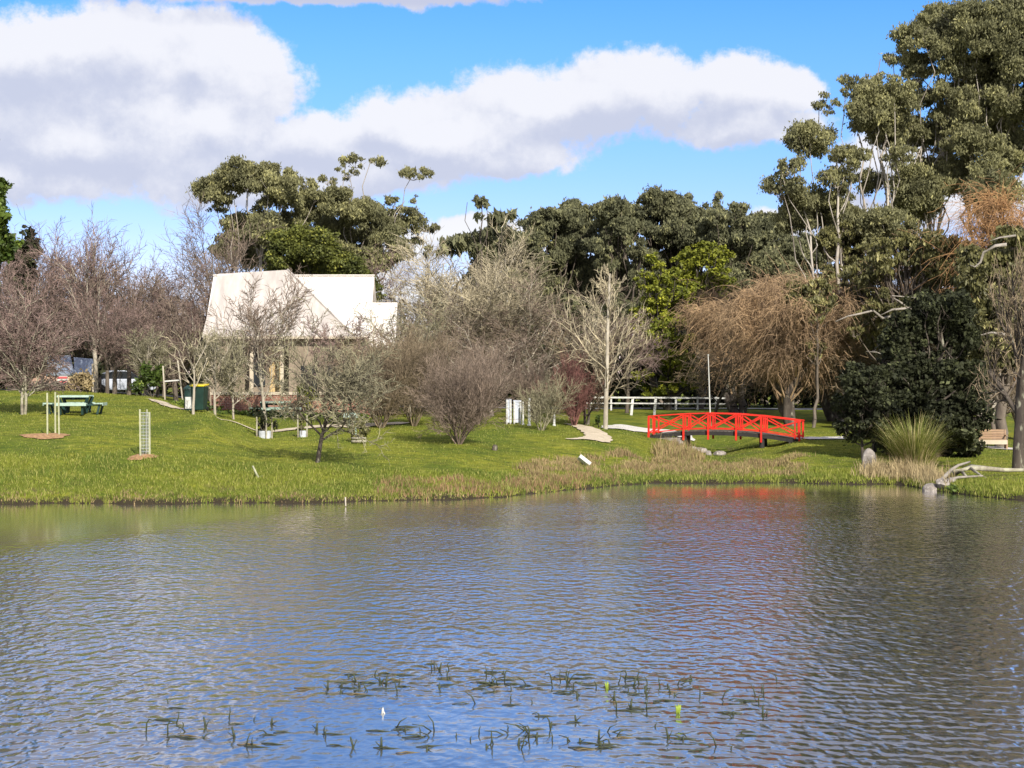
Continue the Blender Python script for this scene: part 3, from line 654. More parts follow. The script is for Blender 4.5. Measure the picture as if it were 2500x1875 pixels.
def curve_branch(rg, a, b_, r0, r1, sag=0.15, n=7, wig=0.05):
    a = Vector(a); b_ = Vector(b_); L = (b_ - a).length; out = []
    side = Vector((rg.gauss(0, 1), rg.gauss(0, 1), 0)) * L * wig
    prev = None
    for i in range(n + 1):
        t = i / n; p = a.lerp(b_, t); p.z -= math.sin(t * math.pi) * L * sag; p += side * math.sin(t * math.pi * 1.7)
        p += Vector((rg.gauss(0, 1), rg.gauss(0, 1), rg.gauss(0, .6))) * L * wig * .25 * (0 < i < n)
        r = lerp(r0, r1, t)
        if prev: out.append((tuple(prev[0]), tuple(p), prev[1], r))
        prev = (p, r)
    return out

def clump_tree(label, px, Y, clumps, leaf, bark, seed, name='gum_tree', cat='tree', r0=0.3, dens=1.0, size=0.2, depth=2.5, lead=None, flat=0.35, droop=0.0, aspect=1.6, group=None, twiggy=6, trunks=1, up=0.25):
    """tree whose limbs end in foliage clumps; clumps given as (px, py, rx, ry) for a crown standing at depth Y"""
    rg = random.Random(seed); rng = np.random.RandomState(seed)
    base = gp(px, Y, -0.15); t = thing(name, label, cat, base, 0, group)
    s_ = Y / F; C, R, N = [], [], []
    topc = min(clumps, key=lambda c_: c_[1]); lead = lead or (topc[0], topc[1] + 40)
    T = []
    tops = []
    for k in range(trunks):
        lx = lead[0] if k == 0 else rg.choice(clumps)[0]
        ly = lead[1] if k == 0 else rg.choice(clumps)[1] + 20
        e = (X_(lx, Y) - base[0], rg.uniform(-1, 1), Z_(ly, Y) - base[2]); b0 = (k * .5 * rg.choice((-1, 1)), rg.uniform(-.6, .6) * (k > 0), 0)
        sg = curve_branch(rg, b0, e, r0 * (1 if k == 0 else .7), r0 * .22, 0.0, 12, 0.03); T += sg; tops.append(sg)
    Bs = []
    for (cx, cy, rx, ry) in clumps:
        c_ = (X_(cx, Y) - base[0], rg.uniform(-depth, depth), Z_(cy, Y) - base[2])
        sg = min(tops, key=lambda q: abs(q[-1][1][0] - c_[0]))
        zt = c_[2] * rg.uniform(.45, .72); a = min(sg, key=lambda q: abs(q[0][2] - zt))
        rr = min(a[2] * .55, .03 + .10 * rx * s_)
        Bs += curve_branch(rg, a[0], (c_[0], c_[1], c_[2] - ry * s_ * .2), max(rr, .03), .022, 0.10, 7, 0.07)
        for q in range(twiggy):
            e = (c_[0] + rg.uniform(-.8, .8) * rx * s_, c_[1] + rg.uniform(-.8, .8) * rx * s_, c_[2] + rg.uniform(-.2, .8) * ry * s_)
            Bs += curve_branch(rg, (c_[0], c_[1], c_[2] - ry * s_ * .9), e, .022, .008, .1, 3, .1)
        # each clump is a handful of smaller tufts
        nt_ = max(6, int(rx * ry / 58))
        for q in range(nt_):
            an = rg.uniform(0, 6.283); rd = math.sqrt(rg.random()) * .85
            ox = math.cos(an) * rd * rx * s_ * 1.08; oz = math.sin(an) * rd * ry * s_ * 1.1; oy = rg.uniform(-.8, .8) * rx * s_
            qr = (rg.uniform(.18, .48) * min(rx, ry * 1.4) * s_)
            C.append((c_[0] + ox, c_[1] + oy, c_[2] + oz)); R.append((qr * 1.2, qr * 1.2, qr * .95))
            N.append(max(14, dens * 75 * (qr / .45) ** 2 * (.2 / size) ** 2 * .9))
    V_, At = leaf_quads(rng, C, R, N, size, flat=flat, up=up, shell=.35, aspect=2.4 if 'gum' in name else 1.6, droop=.9 if 'gum' in name else 0)
    segs_mesh('trunk', T, M[bark], t, seed, 8); segs_mesh('limbs', Bs, M[bark], t, seed + 1, 4)
    leaf_obj('crown', t, V_, At, M[leaf]); t['_h'] = 1.0
    return t

def auto_clumps(rg, cx, top, bot, wpx, n, rx=(26, 46), flatten=0.55):
    out = []
    for i in range(n):
        t = rg.random(); y = lerp(top + 12, bot, t ** .9)
        hw = wpx / 2 * math.sqrt(max(0.05, 1 - (abs((y - top) / (bot - top) - .5) * 1.75) ** 2)) if y < (top + bot) / 2 else wpx / 2
        r_ = rg.uniform(*rx); x = cx + rg.uniform(-1, 1) * max(hw - r_ * .6, 8)
        out.append((x, y + r_ * flatten * .4, r_, r_ * flatten))
    return out

# ------------------------------------------------------------------ big gums
clump_tree('tall gum with flat umbrella crown standing behind the left end of the white roof', 620, 128,
           [(590, 555, 50, 36), (650, 560, 50, 34), (705, 565, 50, 34), (555, 600, 38, 36), (620, 610, 50, 34), (690, 470, 50, 26), (610, 450, 50, 24), (750, 500, 40, 30), (535, 465, 50, 30), (600, 430, 62, 26), (665, 432, 62, 28), (700, 450, 35, 22), (645, 482, 35, 15), (560, 482, 30, 15), (690, 490, 45, 25), (745, 460, 30, 20), (770, 482, 25, 15), (720, 522, 50, 22), (640, 524, 55, 20), (520, 500, 25, 14)],
           'gum_leaf', 'gum_bark', 21, r0=.22, size=.09, lead=(640, 470), dens=1.2)
clump_tree('tall gum with two flat tufts on bare stems above its crown, behind the annex', 850, 130,
           [(870, 395, 42, 17), (925, 402, 25, 14), (850, 427, 30, 14), (800, 440, 25, 14), (1010, 425, 50, 17), (960, 492, 25, 15), (985, 522, 48, 24), (1012, 492, 14, 11), (830, 500, 50, 28), (885, 520, 60, 30), (935, 562, 60, 32), (1040, 548, 30, 17), (1002, 572, 38, 18), (860, 582, 70, 34), (800, 562, 50, 30), (780, 522, 40, 20), (890, 640, 60, 34), (960, 612, 48, 28), (820, 620, 50, 26)],
           'gum_leaf', 'gum_bark', 22, r0=.24, size=.09, lead=(900, 520), trunks=2, dens=1.2)
clump_tree('green cypress with drooping sprays directly behind the middle of the white roof', 800, 112,
           [(720, 592, 50, 34), (765, 602, 60, 34), (700, 625, 40, 30), (820, 650, 70, 38), (745, 660, 70, 38), (870, 690, 48, 42), (905, 722, 30, 30), (800, 705, 90, 40), (680, 680, 40, 30)],
           'cypress_leaf', 'dark_bark', 23, name='cypress_tree', size=.10, dens=1.6, flat=.3, depth=1.6, r0=.25)
TALL = [(2305, 45, 50, 28), (2356, 60, 55, 35), (2417, 45, 50, 30), (2475, 57, 45, 40), (2265, 68, 28, 30), (2218, 105, 40, 25), (2205, 135, 30, 22), (2285, 110, 45, 25), (2248, 155, 40, 22), (2163, 148, 15, 10), (2145, 176, 22, 12), (2320, 150, 30, 20), (2440, 150, 55, 35), (2390, 105, 55, 30), (2305, 185, 40, 20), (2228, 190, 30, 18), (2127, 196, 18, 10), (2080, 210, 28, 20), (2022, 250, 22, 28), (2147, 230, 45, 22), (2110, 270, 45, 35), (2170, 262, 45, 35), (2248, 230, 50, 22), (2140, 305, 45, 25), (2205, 288, 35, 22), (2340, 280, 45, 30), (2424, 205, 50, 30), (2390, 270, 50, 30), (2475, 270, 40, 50), (2174, 330, 35, 25), (2222, 315, 30, 22), (1978, 337, 48, 30), (2070, 388, 48, 22), (1917, 415, 25, 18), (1950, 392, 15, 15), (1905, 462, 35, 28), (1985, 486, 50, 25), (2018, 512, 60, 30), (2127, 435, 35, 22), (2200, 412, 25, 20), (2230, 466, 55, 35), (2290, 380, 40, 25), (2356, 355, 50, 30), (2390, 420, 35, 28), (2238, 500, 50, 30), (2066, 486, 25, 30), (2350, 320, 40, 20), (2440, 305, 50, 30), (2086, 540, 70, 25), (2150, 560, 60, 30), (2480, 160, 45, 40), (2490, 360, 40, 30), (2530, 100, 50, 60), (2550, 250, 50, 60)]
TALL += [(2330, 235, 45, 28), (2265, 320, 45, 26), (2385, 220, 45, 26), (2310, 430, 50, 30), (2400, 480, 50, 34), (2440, 400, 45, 30), (2180, 380, 34, 20), (2030, 440, 34, 22), (1950, 530, 44, 26), (2290, 140, 40, 24), (2350, 170, 40, 24), (2450, 250, 45, 30), (2210, 250, 34, 18)]
TALL = [(a_, b_, c_ * 1.22, d_ * 1.2) for a_, b_, c_, d_ in TALL]
def sub(lo, hi): return [c_ for c_ in TALL if lo <= c_[0] < hi]
clump_tree('leaning pale stemmed gum, leftmost of the tall group, tufts stepping down towards the willow', 2055, 106, sub(0, 2100), 'gum_leaf', 'gum_bark', 31, r0=.17, size=.080, lead=(2035, 360), trunks=2, dens=.85, depth=2)
clump_tree('second gum from the left in the tall group, with two slim white trunks', 2165, 108, sub(2100, 2200), 'gum_leaf', 'gum_bark', 32, r0=.18, size=.080, lead=(2150, 260), trunks=2, dens=.85, depth=2)
clump_tree('high rounded gum in the middle of the tall group at the upper right', 2262, 110, sub(2200, 2330), 'gum_leaf', 'gum_bark', 33, r0=.20, size=.080, lead=(2280, 170), trunks=2, dens=.85, depth=2)
clump_tree('tallest gum at the right edge of the picture, its top almost touching the frame', 2410, 108, sub(2330, 2700), 'gum_leaf', 'gum_bark', 34, r0=.24, size=.080, lead=(2400, 150), trunks=2, dens=.85, depth=2.5)

rg = random.Random(77)
MASS = [(1240, 560, 150, 'leftmost dark gum of the far wood, behind the pale bare tree'), (1345, 505, 150, 'dark gum with rounded shoulder at the left end of the far wood'),
        (1440, 495, 150, 'dark gum of the far wood, behind the slender birch'), (1530, 478, 140, 'dark gum of the far wood, left of its highest crown'),
        (1612, 455, 150, 'highest crowned dark gum of the far wood, above the yellow-green conifers'), (1700, 466, 150, 'dark gum of the far wood, just right of its highest crown'),
        (1790, 478, 150, 'dark gum of the far wood, above the golden willow'), (1868, 512, 120, 'dark gum of the far wood, where it drops towards the tall gums'),
        (1945, 570, 150, 'lowest dark gum of the far wood, at its right end')]
for i, (px, top, wp, lb) in enumerate(MASS):
    clump_tree(lb, px, 150 + (i % 3) * 3, auto_clumps(rg, px, top, 800, wp + 45, 62, (20, 40), .72), 'gum_leaf_far', 'bark', 50 + i, r0=.35, size=.12, dens=1.35, depth=3.5, flat=.2, twiggy=2, group='dark gums of the far wood')
clump_tree('thin straggly gum top rising above the pale bare tree', 1170, 140, [(1178, 505, 16, 9), (1165, 495, 8, 12), (1200, 540, 30, 18), (1245, 540, 28, 18), (1150, 590, 50, 22), (1090, 595, 45, 20), (1220, 580, 50, 22), (1060, 615, 35, 14)], 'gum_leaf_far', 'bark', 61, size=.26, r0=.16, lead=(1172, 500))
clump_tree('bright yellow-green conifer with rounded top, taller of the two', 1705, 124, auto_clumps(rg, 1712, 578, 800, 165, 80, (20, 34), .5), 'yellow_leaf', 'dark_bark', 62, name='conifer_tree', size=.12, dens=2.2, flat=.5, depth=2.0, twiggy=2, up=.6)
clump_tree('yellow-green conifer with pointed top, shorter and left of the other', 1600, 122, [(1600, 632, 24, 20)] + auto_clumps(rg, 1605, 636, 850, 140, 64, (18, 30), .5), 'yellow_leaf', 'dark_bark', 63, name='conifer_tree', size=.12, dens=2.2, flat=.5, depth=1.8, twiggy=2, up=.6)
clump_tree('low spreading yellow-green conifer above the white rail fence', 1630, 119, auto_clumps(rg, 1630, 745, 960, 170, 64, (20, 34), .5), 'yellow_leaf', 'dark_bark', 64, name='conifer_tree', size=.12, dens=2.0, flat=.5, depth=2.0, twiggy=2, up=.6)
clump_tree('broad olive leaved gum behind the willows under the tall white trunks', 2215, 99, auto_clumps(rg, 2225, 560, 820, 320, 130, (15, 32), .7), 'olive_leaf', 'bark', 65, size=.11, dens=1.25, depth=2.2, flat=.4)
clump_tree('small olive leaved gum standing in front of the willows, left of the bent dead branch', 1985, 99, [(1960, 730, 40, 32), (1935, 765, 28, 24), (2000, 700, 34, 26), (1985, 760, 34, 28), (2020, 740, 26, 24), (1950, 700, 20, 16), (1990, 850, 24, 20)], 'olive_leaf', 'bark', 71, size=.10, r0=.1, depth=1.0, dens=1.1)
clump_tree('olive leaved gum with drooping foliage at the right edge, beside the dead white limb', 2440, 88, auto_clumps(rg, 2430, 560, 880, 190, 46, (26, 44), .8), 'olive_leaf', 'bark', 66, size=.11, dens=1.2, depth=2.0, flat=.3)
clump_tree('dark olive gum filling the gap between the golden willow and the tall white trunks', 2085, 107, auto_clumps(random.Random(5), 2075, 545, 800, 210, 70, (16, 32), .7), 'olive_leaf', 'bark', 72, size=.11, dens=1.25, depth=2.0, flat=.3)
clump_tree('large very dark evergreen with dense leaves behind the pampas clump', 2292, 80, auto_clumps(rg, 2275, 720, 1075, 265, 110, (22, 42), .85) + [(2340, 1060, 30, 40), (2300, 1100, 50, 24), (2250, 1060, 40, 40)], 'dark_leaf', 'dark_bark', 67, name='evergreen_tree', size=.12, dens=1.3, depth=1.5, flat=.1, r0=.2)
clump_tree('small dark evergreen with round head on a short bare stem, left of the pampas clump', 2106, 78, auto_clumps(rg, 2114, 880, 1045, 140, 40, (20, 34), .85), 'dark_leaf', 'dark_bark', 68, name='evergreen_tree', size=.10, dens=1.4, depth=.8, flat=.1, r0=.07, lead=(2110, 960))
clump_tree('leafy bright green tree cut off by the left edge of the picture', -45, 92, [(-40, 470, 50, 50), (-20, 520, 50, 40), (-50, 560, 60, 50), (-10, 590, 40, 40), (-50, 640, 50, 50), (-50, 380, 35, 40), (-45, 330, 28, 30)], 'green_leaf', 'dark_bark', 69, name='leafy_tree', size=.18, dens=1.7, depth=1.5, flat=.2, r0=.2)
clump_tree('dark pointed evergreen at the far left, behind the bare trees', 70, 112, [(68, 560, 18, 20), (66, 590, 26, 24), (64, 620, 34, 26), (62, 655, 40, 28), (60, 690, 40, 30)], 'dark_leaf', 'dark_bark', 70, name='evergreen_tree', size=.18, dens=1.6, depth=.9, flat=.2, r0=.15)

# ------------------------------------------------------------------ bare trees
GL = 'bare trees of the wood on the left'
a1 = bare('bare purple-brown tree at the far left edge behind the green lawn', 25, 101, 600, 210, 'spread', 'purple_twig', seed=101, group=GL)
a2 = bare('tall bare tree with pale upright trunk, left of the gap of blue sky', 235, 104, 530, 190, 'upright', 'purple_twig', 'pale_bark', seed=102, group=GL)
a3 = bare('bare purple-brown tree with wide fine crown above the grey roofed house', 100, 112, 545, 230, 'upright', 'purple_twig', seed=103, group=GL)
a4 = bare('bare brown tree right of the tallest one on the left', 315, 103, 575, 190, 'spread', 'grey_twig', seed=104, group=GL)
rebare(a1, 'bare tree just right of the grey roofed far house', 262, 98, 690, 170, 2.0, GL)
rebare(a3, 'bare tree between the ivy and the tall tree of the left wood', 385, 104, 625, 180, 1.1, GL)
rebare(a4, 'low bare tree behind the white swing frame', 430, 100, 700, 190, 2.6, GL)
rebare(a2, 'bare tree standing just left of the white building wall', 475, 103, 720, 170, 4.0, GL)
rebare(a4, 'bare tree behind the two picnic posts at the far left', 60, 98, 720, 200, 0.6, GL)
rebare(a1, 'low dense bare tree behind the pale parked car', 280, 99, 730, 200, 5.1, GL)
rebare(a1, 'bare tree low in the thicket between the car and the ivy', 350, 97, 780, 160, 3.3, GL)
for i, (px, top, wp, lb) in enumerate([(-20, 620, 220, 'rear bare tree at the far left edge of the wood'), (160, 600, 220, 'rear bare tree above the grey roofed house'), (270, 600, 200, 'rear bare tree behind the tallest one of the wood'), (400, 660, 200, 'rear bare tree closing the wood beside the big gum'), (90, 640, 240, 'rear bare tree between the far left edge and the grey roofed house'), (215, 670, 240, 'low rear bare tree above the second grey roof'), (335, 650, 240, 'low rear bare tree above the pale car'), (450, 700, 240, 'low rear bare tree touching the left end of the white building')]):
    rebare((a3, a2, a4, a3, a1, a4, a1, a3)[i], lb, px, 114 + i, top, wp, 1.3 + i * 1.4, GL)
bare('bare tree with fine sprays reaching left into the sky, beside the big left gum', 512, 118, 490, 210, 'upright', 'grey_twig', seed=105)
rebare(a4, 'brown bare tree showing above the left end of the white roof', 590, 112, 560, 230, 0.4)
rebare(a3, 'brown bare tree right of the cypress, above the right end of the white roof', 905, 114, 600, 170, 2.2)
bare('multi stemmed lichened tree with short forked trunk beside the left picnic table', 58, 78, 690, 200, 'spread', 'purple_twig', 'lichen_bark', stems=3, seed=106, r0=.07)
bare('slender young tree with a Y fork beside the bins', 472, 77, 780, 130, 'y_fork', 'pale_twig', 'pale_bark', seed=107)
bare('thin bare tree with straight pale trunk left of the ivy', 350, 94, 800, 110, 'upright', 'olive_twig', 'pale_bark', seed=108, r0=.09)
p13 = bare('pale stemmed birch in front of the building, reaching over its roof', 648, 89, 655, 200, 'upright', 'grey_twig', 'pale_bark', seed=109, r0=.09)
bare('small pale stemmed tree at the left corner of the brick wall', 525, 84, 800, 110, 'spread', 'olive_twig', 'pale_bark', seed=110, r0=.07)
bare('small crooked tree in front of the brick wall, second from its left corner', 570, 85, 800, 120, 'spread', 'olive_twig', 'pale_bark', seed=111, r0=.06)
bare('old spreading apple tree with dark forked trunk on the front lawn', 775, 66, 765, 290, 'apple', 'olive_twig', 'dark_bark', seed=112, name='apple_tree', r0=.10)
bare('grey twiggy tree behind the apple tree, over the right part of the brick wall', 840, 86, 770, 180, 'spread', 'purple_twig', 'bark', seed=113, r0=.08)
s1 = bare('dense grey-brown bush with many stems standing alone on the lawn left of the path', 1120, 75, 850, 185, 'shrub', 'grey_twig', 'grey_twig', stems=16, seed=114, name='bare_shrub', cat='shrub')
s2 = bare('brown twiggy bush right behind the apple tree', 930, 84, 800, 185, 'shrub', 'brown_twig', 'brown_twig', stems=14, seed=115, name='bare_shrub', cat='shrub')
rebare(s2, 'brown twiggy bush between the apple tree and the lone bush', 1010, 86, 780, 180, 1.0)
rebare(s1, 'low brown bush behind the lone bush on the lawn', 1165, 88, 830, 130, 2.4)
rebare(s1, 'low bush to the right of the white boards', 1305, 94, 870, 110, 4.1)
bare('tan branched tree with lichened limbs right of the small white annex roof', 1000, 97, 720, 250, 'spread', 'olive_twig', 'lichen_bark', seed=116)
bare('large pale bare tree with upswept branches in the middle of the picture', 1160, 106, 572, 310, 'upswept', 'pale_twig', 'pale_bark', seed=117, r0=.14, stems=3)
b4 = bare('brown bare tree to the left of the slender birch', 1300, 105, 660, 210, 'upright', 'grey_twig', 'pale_bark', seed=118)
rebare(b4, 'brown bare tree close behind the red stemmed shrub', 1395, 107, 690, 190, 2.2)
rebare(b4, 'brown bare tree low behind the lone bush, with pale forks', 1200, 98, 760, 230, 3.9)
rebare(a4, 'dull brown bare tree at the foot of the large pale tree', 1080, 102, 720, 250, 1.7)
rebare(a1, 'dull brown tree behind the slender birch, right side', 1530, 112, 760, 180, 2.9)
bare('slender birch with straight white trunk beside the winding path', 1478, 90, 645, 175, 'birch', 'pale_twig', 'pale_bark', seed=119, name='birch_tree', r0=.13)
bare('crimson stemmed shrub to the left of the birch', 1402, 90.5, 858, 90, 'shrub', 'red_twig', 'red_twig', stems=12, seed=120, name='red_shrub', cat='shrub')
bare('two stemmed dark tree growing out of the red shrub', 1432, 93, 800, 110, 'upright', 'brown_twig', 'dark_bark', stems=2, seed=121, r0=.09)
bare('small yellowish multi stemmed tree between the lone bush and the path', 1322, 85, 905, 120, 'shrub', 'olive_twig', 'olive_twig', stems=5, seed=122, name='small_tree', r0=.04)

# willows
def willow(label, px, Y, top, wpx, twig, bark, seed, n=900, drop=(1.2, 3.2), r0=.28, name='willow_tree', limbs=26, bot=None):
    rg = random.Random(seed); base = gp(px, Y, -.15); H = Z_(top, Y) - base[2]; R_ = wpx / F * Y / 2
    t = thing(name, label, 'tree', base); T = []; B = []; ends = []
    fork = H * .22
    for k in range(3):
        a = rg.uniform(0, 6.283); e = (math.cos(a) * R_ * .35, math.sin(a) * R_ * .35, H * rg.uniform(.5, .62))
        sg = curve_branch(rg, (rg.uniform(-.2, .2), rg.uniform(-.2, .2), 0), e, r0, r0 * .35, 0.02, 8, .06); T += sg
        for j in range(limbs // 3):
            s0 = rg.choice(sg[2:]); a2 = a + rg.uniform(-2.0, 2.0); rd = R_ * rg.uniform(.3, .95)
            hz = H * (rg.choice((.38, .55, .62, .62)) + .36 * math.sqrt(max(0, 1 - (rd / R_) ** 2)) * rg.uniform(.75, 1.05))
            e2 = (math.cos(a2) * rd, math.sin(a2) * rd, hz); lb = curve_branch(rg, s0[0], e2, r0 * .2, .02, -.08, 8, .08); B += lb; ends += lb[2:]
    for i in range(n):
        s0 = rg.choice(ends); p = Vector(s0[0]).lerp(Vector(s0[1]), rg.random()); o_ = Vector((p.x, p.y, 0)) / R_ * .5
        d = (Vector((rg.gauss(0, .7), rg.gauss(0, .7), rg.uniform(-.2, 1.1))) + o_).normalized()
        L = rg.uniform(*drop) * (rg.uniform(1.1, 2.3) if rg.random() < .22 else rg.uniform(.5, 1.1)); m_ = 6; r = .012; dr = rg.uniform(.12, .55)
        for k in range(m_):
            q = p + d * (L / m_)
            if q.z < .35: break
            B.append((tuple(p), tuple(q), r, r * .9)); p = q; d = (d + Vector((rg.gauss(0, .13), rg.gauss(0, .13), -dr))).normalized(); r *= .9
            if rg.random() < .7:
                e = p + Vector((rg.gauss(0, .2), rg.gauss(0, .2), rg.gauss(-.12, .2))); B.append((tuple(p), tuple(e), .009, .005))
    segs_mesh('trunk', T, M[bark], t, seed, 8); segs_mesh('branches', B, M[twig], t, seed, 3); return t
willow('golden brown weeping willow behind the bridge, left of two', 1805, 113, 690, 260, 'gold_twig', 'dark_bark', 131, n=6500, drop=(0.6, 1.7), limbs=45)
willow('golden brown weeping willow behind the right end of the bridge, with dark forked trunks', 1930, 101, 652, 340, 'gold_twig', 'dark_bark', 132, n=8500, drop=(0.6, 1.8), r0=.28, limbs=54)
willow('dull brown willow between the bridge and the small dark evergreen', 2040, 106, 740, 260, 'brown_twig', 'dark_bark', 133, n=5500, drop=(0.6, 1.7), limbs=45)
willow('orange twigged willow in the upper right, under the tall gums', 2480, 94, 420, 230, 'orange_twig', 'bark', 134, n=3600, drop=(1.0, 2.4), limbs=45)
willow('tawny willow crown showing between the tall gum trunks and the olive gum', 2260, 104, 545, 200, 'gold_twig', 'bark', 136, n=1800, drop=(1.0, 2.2), limbs=36)
bare('rough trunked tree at the right edge of the picture on the waterside', 2485, 70, 560, 200, 'spread', 'brown_twig', 'dark_bark', seed=135, r0=.24)
bare('low brown bare tree under the left willow, behind the bridge', 1745, 106, 800, 220, 'spread', 'brown_twig', 'dark_bark', seed=138, r0=.10)
bare('tangled brown bare tree under the right willow', 1985, 103, 780, 240, 'spread', 'brown_twig', 'dark_bark', seed=139, r0=.10)
bare('brown twiggy tree behind the wooden bench', 2430, 92, 800, 190, 'spread', 'brown_twig', 'bark', seed=137)

# dead silver limbs (each hangs in a tree: a thing of its own)
def limb(label, pts, Y, r, seed, sub_=()):
    rg = random.Random(seed); mb = MB(); P_ = [PT(a, b_, Y + rg.uniform(-.2, .2)) for a, b_ in pts]
    mb.tube(P_, [lerp(r, r * .35, i / (len(P_) - 1)) for i in range(len(P_))], 7)
    for s_ in sub_:
        q = [PT(a, b_, Y + rg.uniform(-.2, .2)) for a, b_ in s_]; mb.tube(q, [lerp(r * .6, r * .25, i / (len(q) - 1)) for i in range(len(q))], 6)
    return tag(mb.build('dead_branch', M['silver_wood'], smooth=True), label, 'branch', 'dead silver branches')
limb('silver dead branch bending down in the willow twigs, left of the dark evergreen', [(2176, 772), (2155, 777), (2132, 758), (2100, 766), (2070, 772), (2040, 785)], 97, .09, 1)
limb('forked silver dead branch, just above and right of the bent one', [(2262, 768), (2222, 752), (2178, 756), (2150, 770)], 96, .10, 2, [[(2262, 738), (2235, 728), (2200, 724), (2178, 722)], [(2215, 750), (2195, 735), (2180, 728)]])
limb('curved white dead limb high in the olive gum at the right edge', [(2458, 597), (2430, 600), (2402, 616), (2394, 640), (2380, 652), (2370, 648)], 84, .09, 3, [[(2480, 575), (2440, 580), (2415, 590)]])
limb('short straight silver limb in front of the olive gum, right edge', [(2468, 822), (2445, 815), (2420, 812), (2395, 818)], 84, .09, 4)
limb('thin drooping silver twig left of the dark evergreen', [(2192, 885), (2172, 872), (2140, 860), (2115, 858)], 90, .05, 5, [[(2180, 880), (2178, 895)]])

# ------------------------------------------------------------------ undergrowth far behind (one mass)
rng = np.random.RandomState(9)
def mass(name, n, x0, x1, y0, y1, h, m, size, label, cat):
    C = []; R = []; N = []
    for i in range(n):
        x = rng.uniform(x0, x1); y = rng.uniform(y0, y1); z = gz(x, y); hh = h * rng.uniform(.6, 1.1)
        C.append((x, y, z + hh * .5)); R.append((rng.uniform(.9, 1.6), 1.0, hh * .55)); N.append(110)
    V_, At = leaf_quads(rng, C, R, N, size, flat=0, up=.2, shell=.3)
    fs = np.arange(len(V_)).reshape(-1, 4)
    return tag(mesh_np(name, V_, fs, np.full(len(fs), 4), M[m], None, face_v=At), label, cat, kind='stuff')
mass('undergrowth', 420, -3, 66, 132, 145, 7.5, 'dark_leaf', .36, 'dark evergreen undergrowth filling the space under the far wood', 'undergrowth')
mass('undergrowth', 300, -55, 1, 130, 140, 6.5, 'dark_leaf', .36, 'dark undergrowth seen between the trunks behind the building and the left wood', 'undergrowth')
mass('undergrowth', 30, -17, -8, 92.5, 94, .25, 'green_leaf', .12, 'low green border plants along the foot of the brick wall', 'plants')

# ------------------------------------------------------------------ shrubs
def leafy(label, px, Y, blobs, leaf, seed, size=.12, name='leafy_shrub', cat='shrub', dens=1.0, depth=.4):
    rg = random.Random(seed); rngg = np.random.RandomState(seed); base = gp(px, Y, -.03); t = thing(name, label, cat, base); s_ = Y / F
    C, R, N, B = [], [], [], []
    for (cx, cy, rx, ry) in blobs:
        c_ = (X_(cx, Y) - base[0], rg.uniform(-depth, depth), Z_(cy, Y) - base[2]); C.append(c_); R.append((rx * s_, rx * s_, ry * s_)); N.append(max(30, dens * rx * ry * .9))
        B += curve_branch(rg, (0, 0, 0), c_, .02, .008, .05, 4, .05)
    V_, At = leaf_quads(rngg, C, R, N, size); segs_mesh('stems', B, M['bark'], t, seed, 4); leaf_obj('foliage', t, V_, At, M[leaf]); return t
leafy('green ivy covered stump beside the thin trees and the swing frame', 372, 93, [(360, 905, 14, 22), (378, 925, 16, 22), (390, 905, 10, 20), (345, 935, 14, 16), (335, 945, 16, 12)], 'green_leaf', 201)
leafy('orange-brown leaved shrub before the far house', 195, 97, [(185, 930, 22, 20), (205, 925, 22, 20), (215, 940, 14, 14), (175, 945, 14, 10)], 'straw_blade', 202, size=.1)
leafy('yellow-green flowering shrub over the brick wall behind the apple tree', 748, 93.5, [(738, 950, 14, 14), (755, 955, 18, 12), (762, 968, 14, 10), (748, 985, 10, 16)], 'yellow_leaf', 203, size=.1)
leafy('dark leafy sapling inside the left one of two stake guards', 640, 77, [(628, 1005, 12, 14), (650, 1015, 14, 14), (640, 1035, 16, 14), (668, 1010, 10, 12), (632, 1055, 10, 10), (670, 1040, 8, 12)], 'dark_leaf', 204, size=.09, dens=.5)
leafy('small brown leaved sapling inside the right one of two stake guards', 736, 77.5, [(736, 1025, 8, 12), (734, 1045, 9, 10)], 'olive_leaf', 205, size=.08, dens=.8)
leafy('low olive shrub growing out of a pale ring on the lawn', 878, 76, [(862, 1050, 12, 12), (880, 1035, 14, 14), (895, 1050, 10, 12), (868, 1065, 14, 8), (888, 1060, 10, 10)], 'olive_leaf', 206, size=.09, dens=.6)
leafy('small yellow-green bush at the foot of the birch', 1462, 91, [(1460, 1030, 7, 7), (1458, 1020, 6, 6)], 'green_leaf', 207, size=.08)
leafy('round green weed on the bank under the right end of the bridge', 2330, 64.5, [(2322, 1190, 14, 8), (2350, 1200, 12, 8)], 'green_leaf', 208, size=.08)

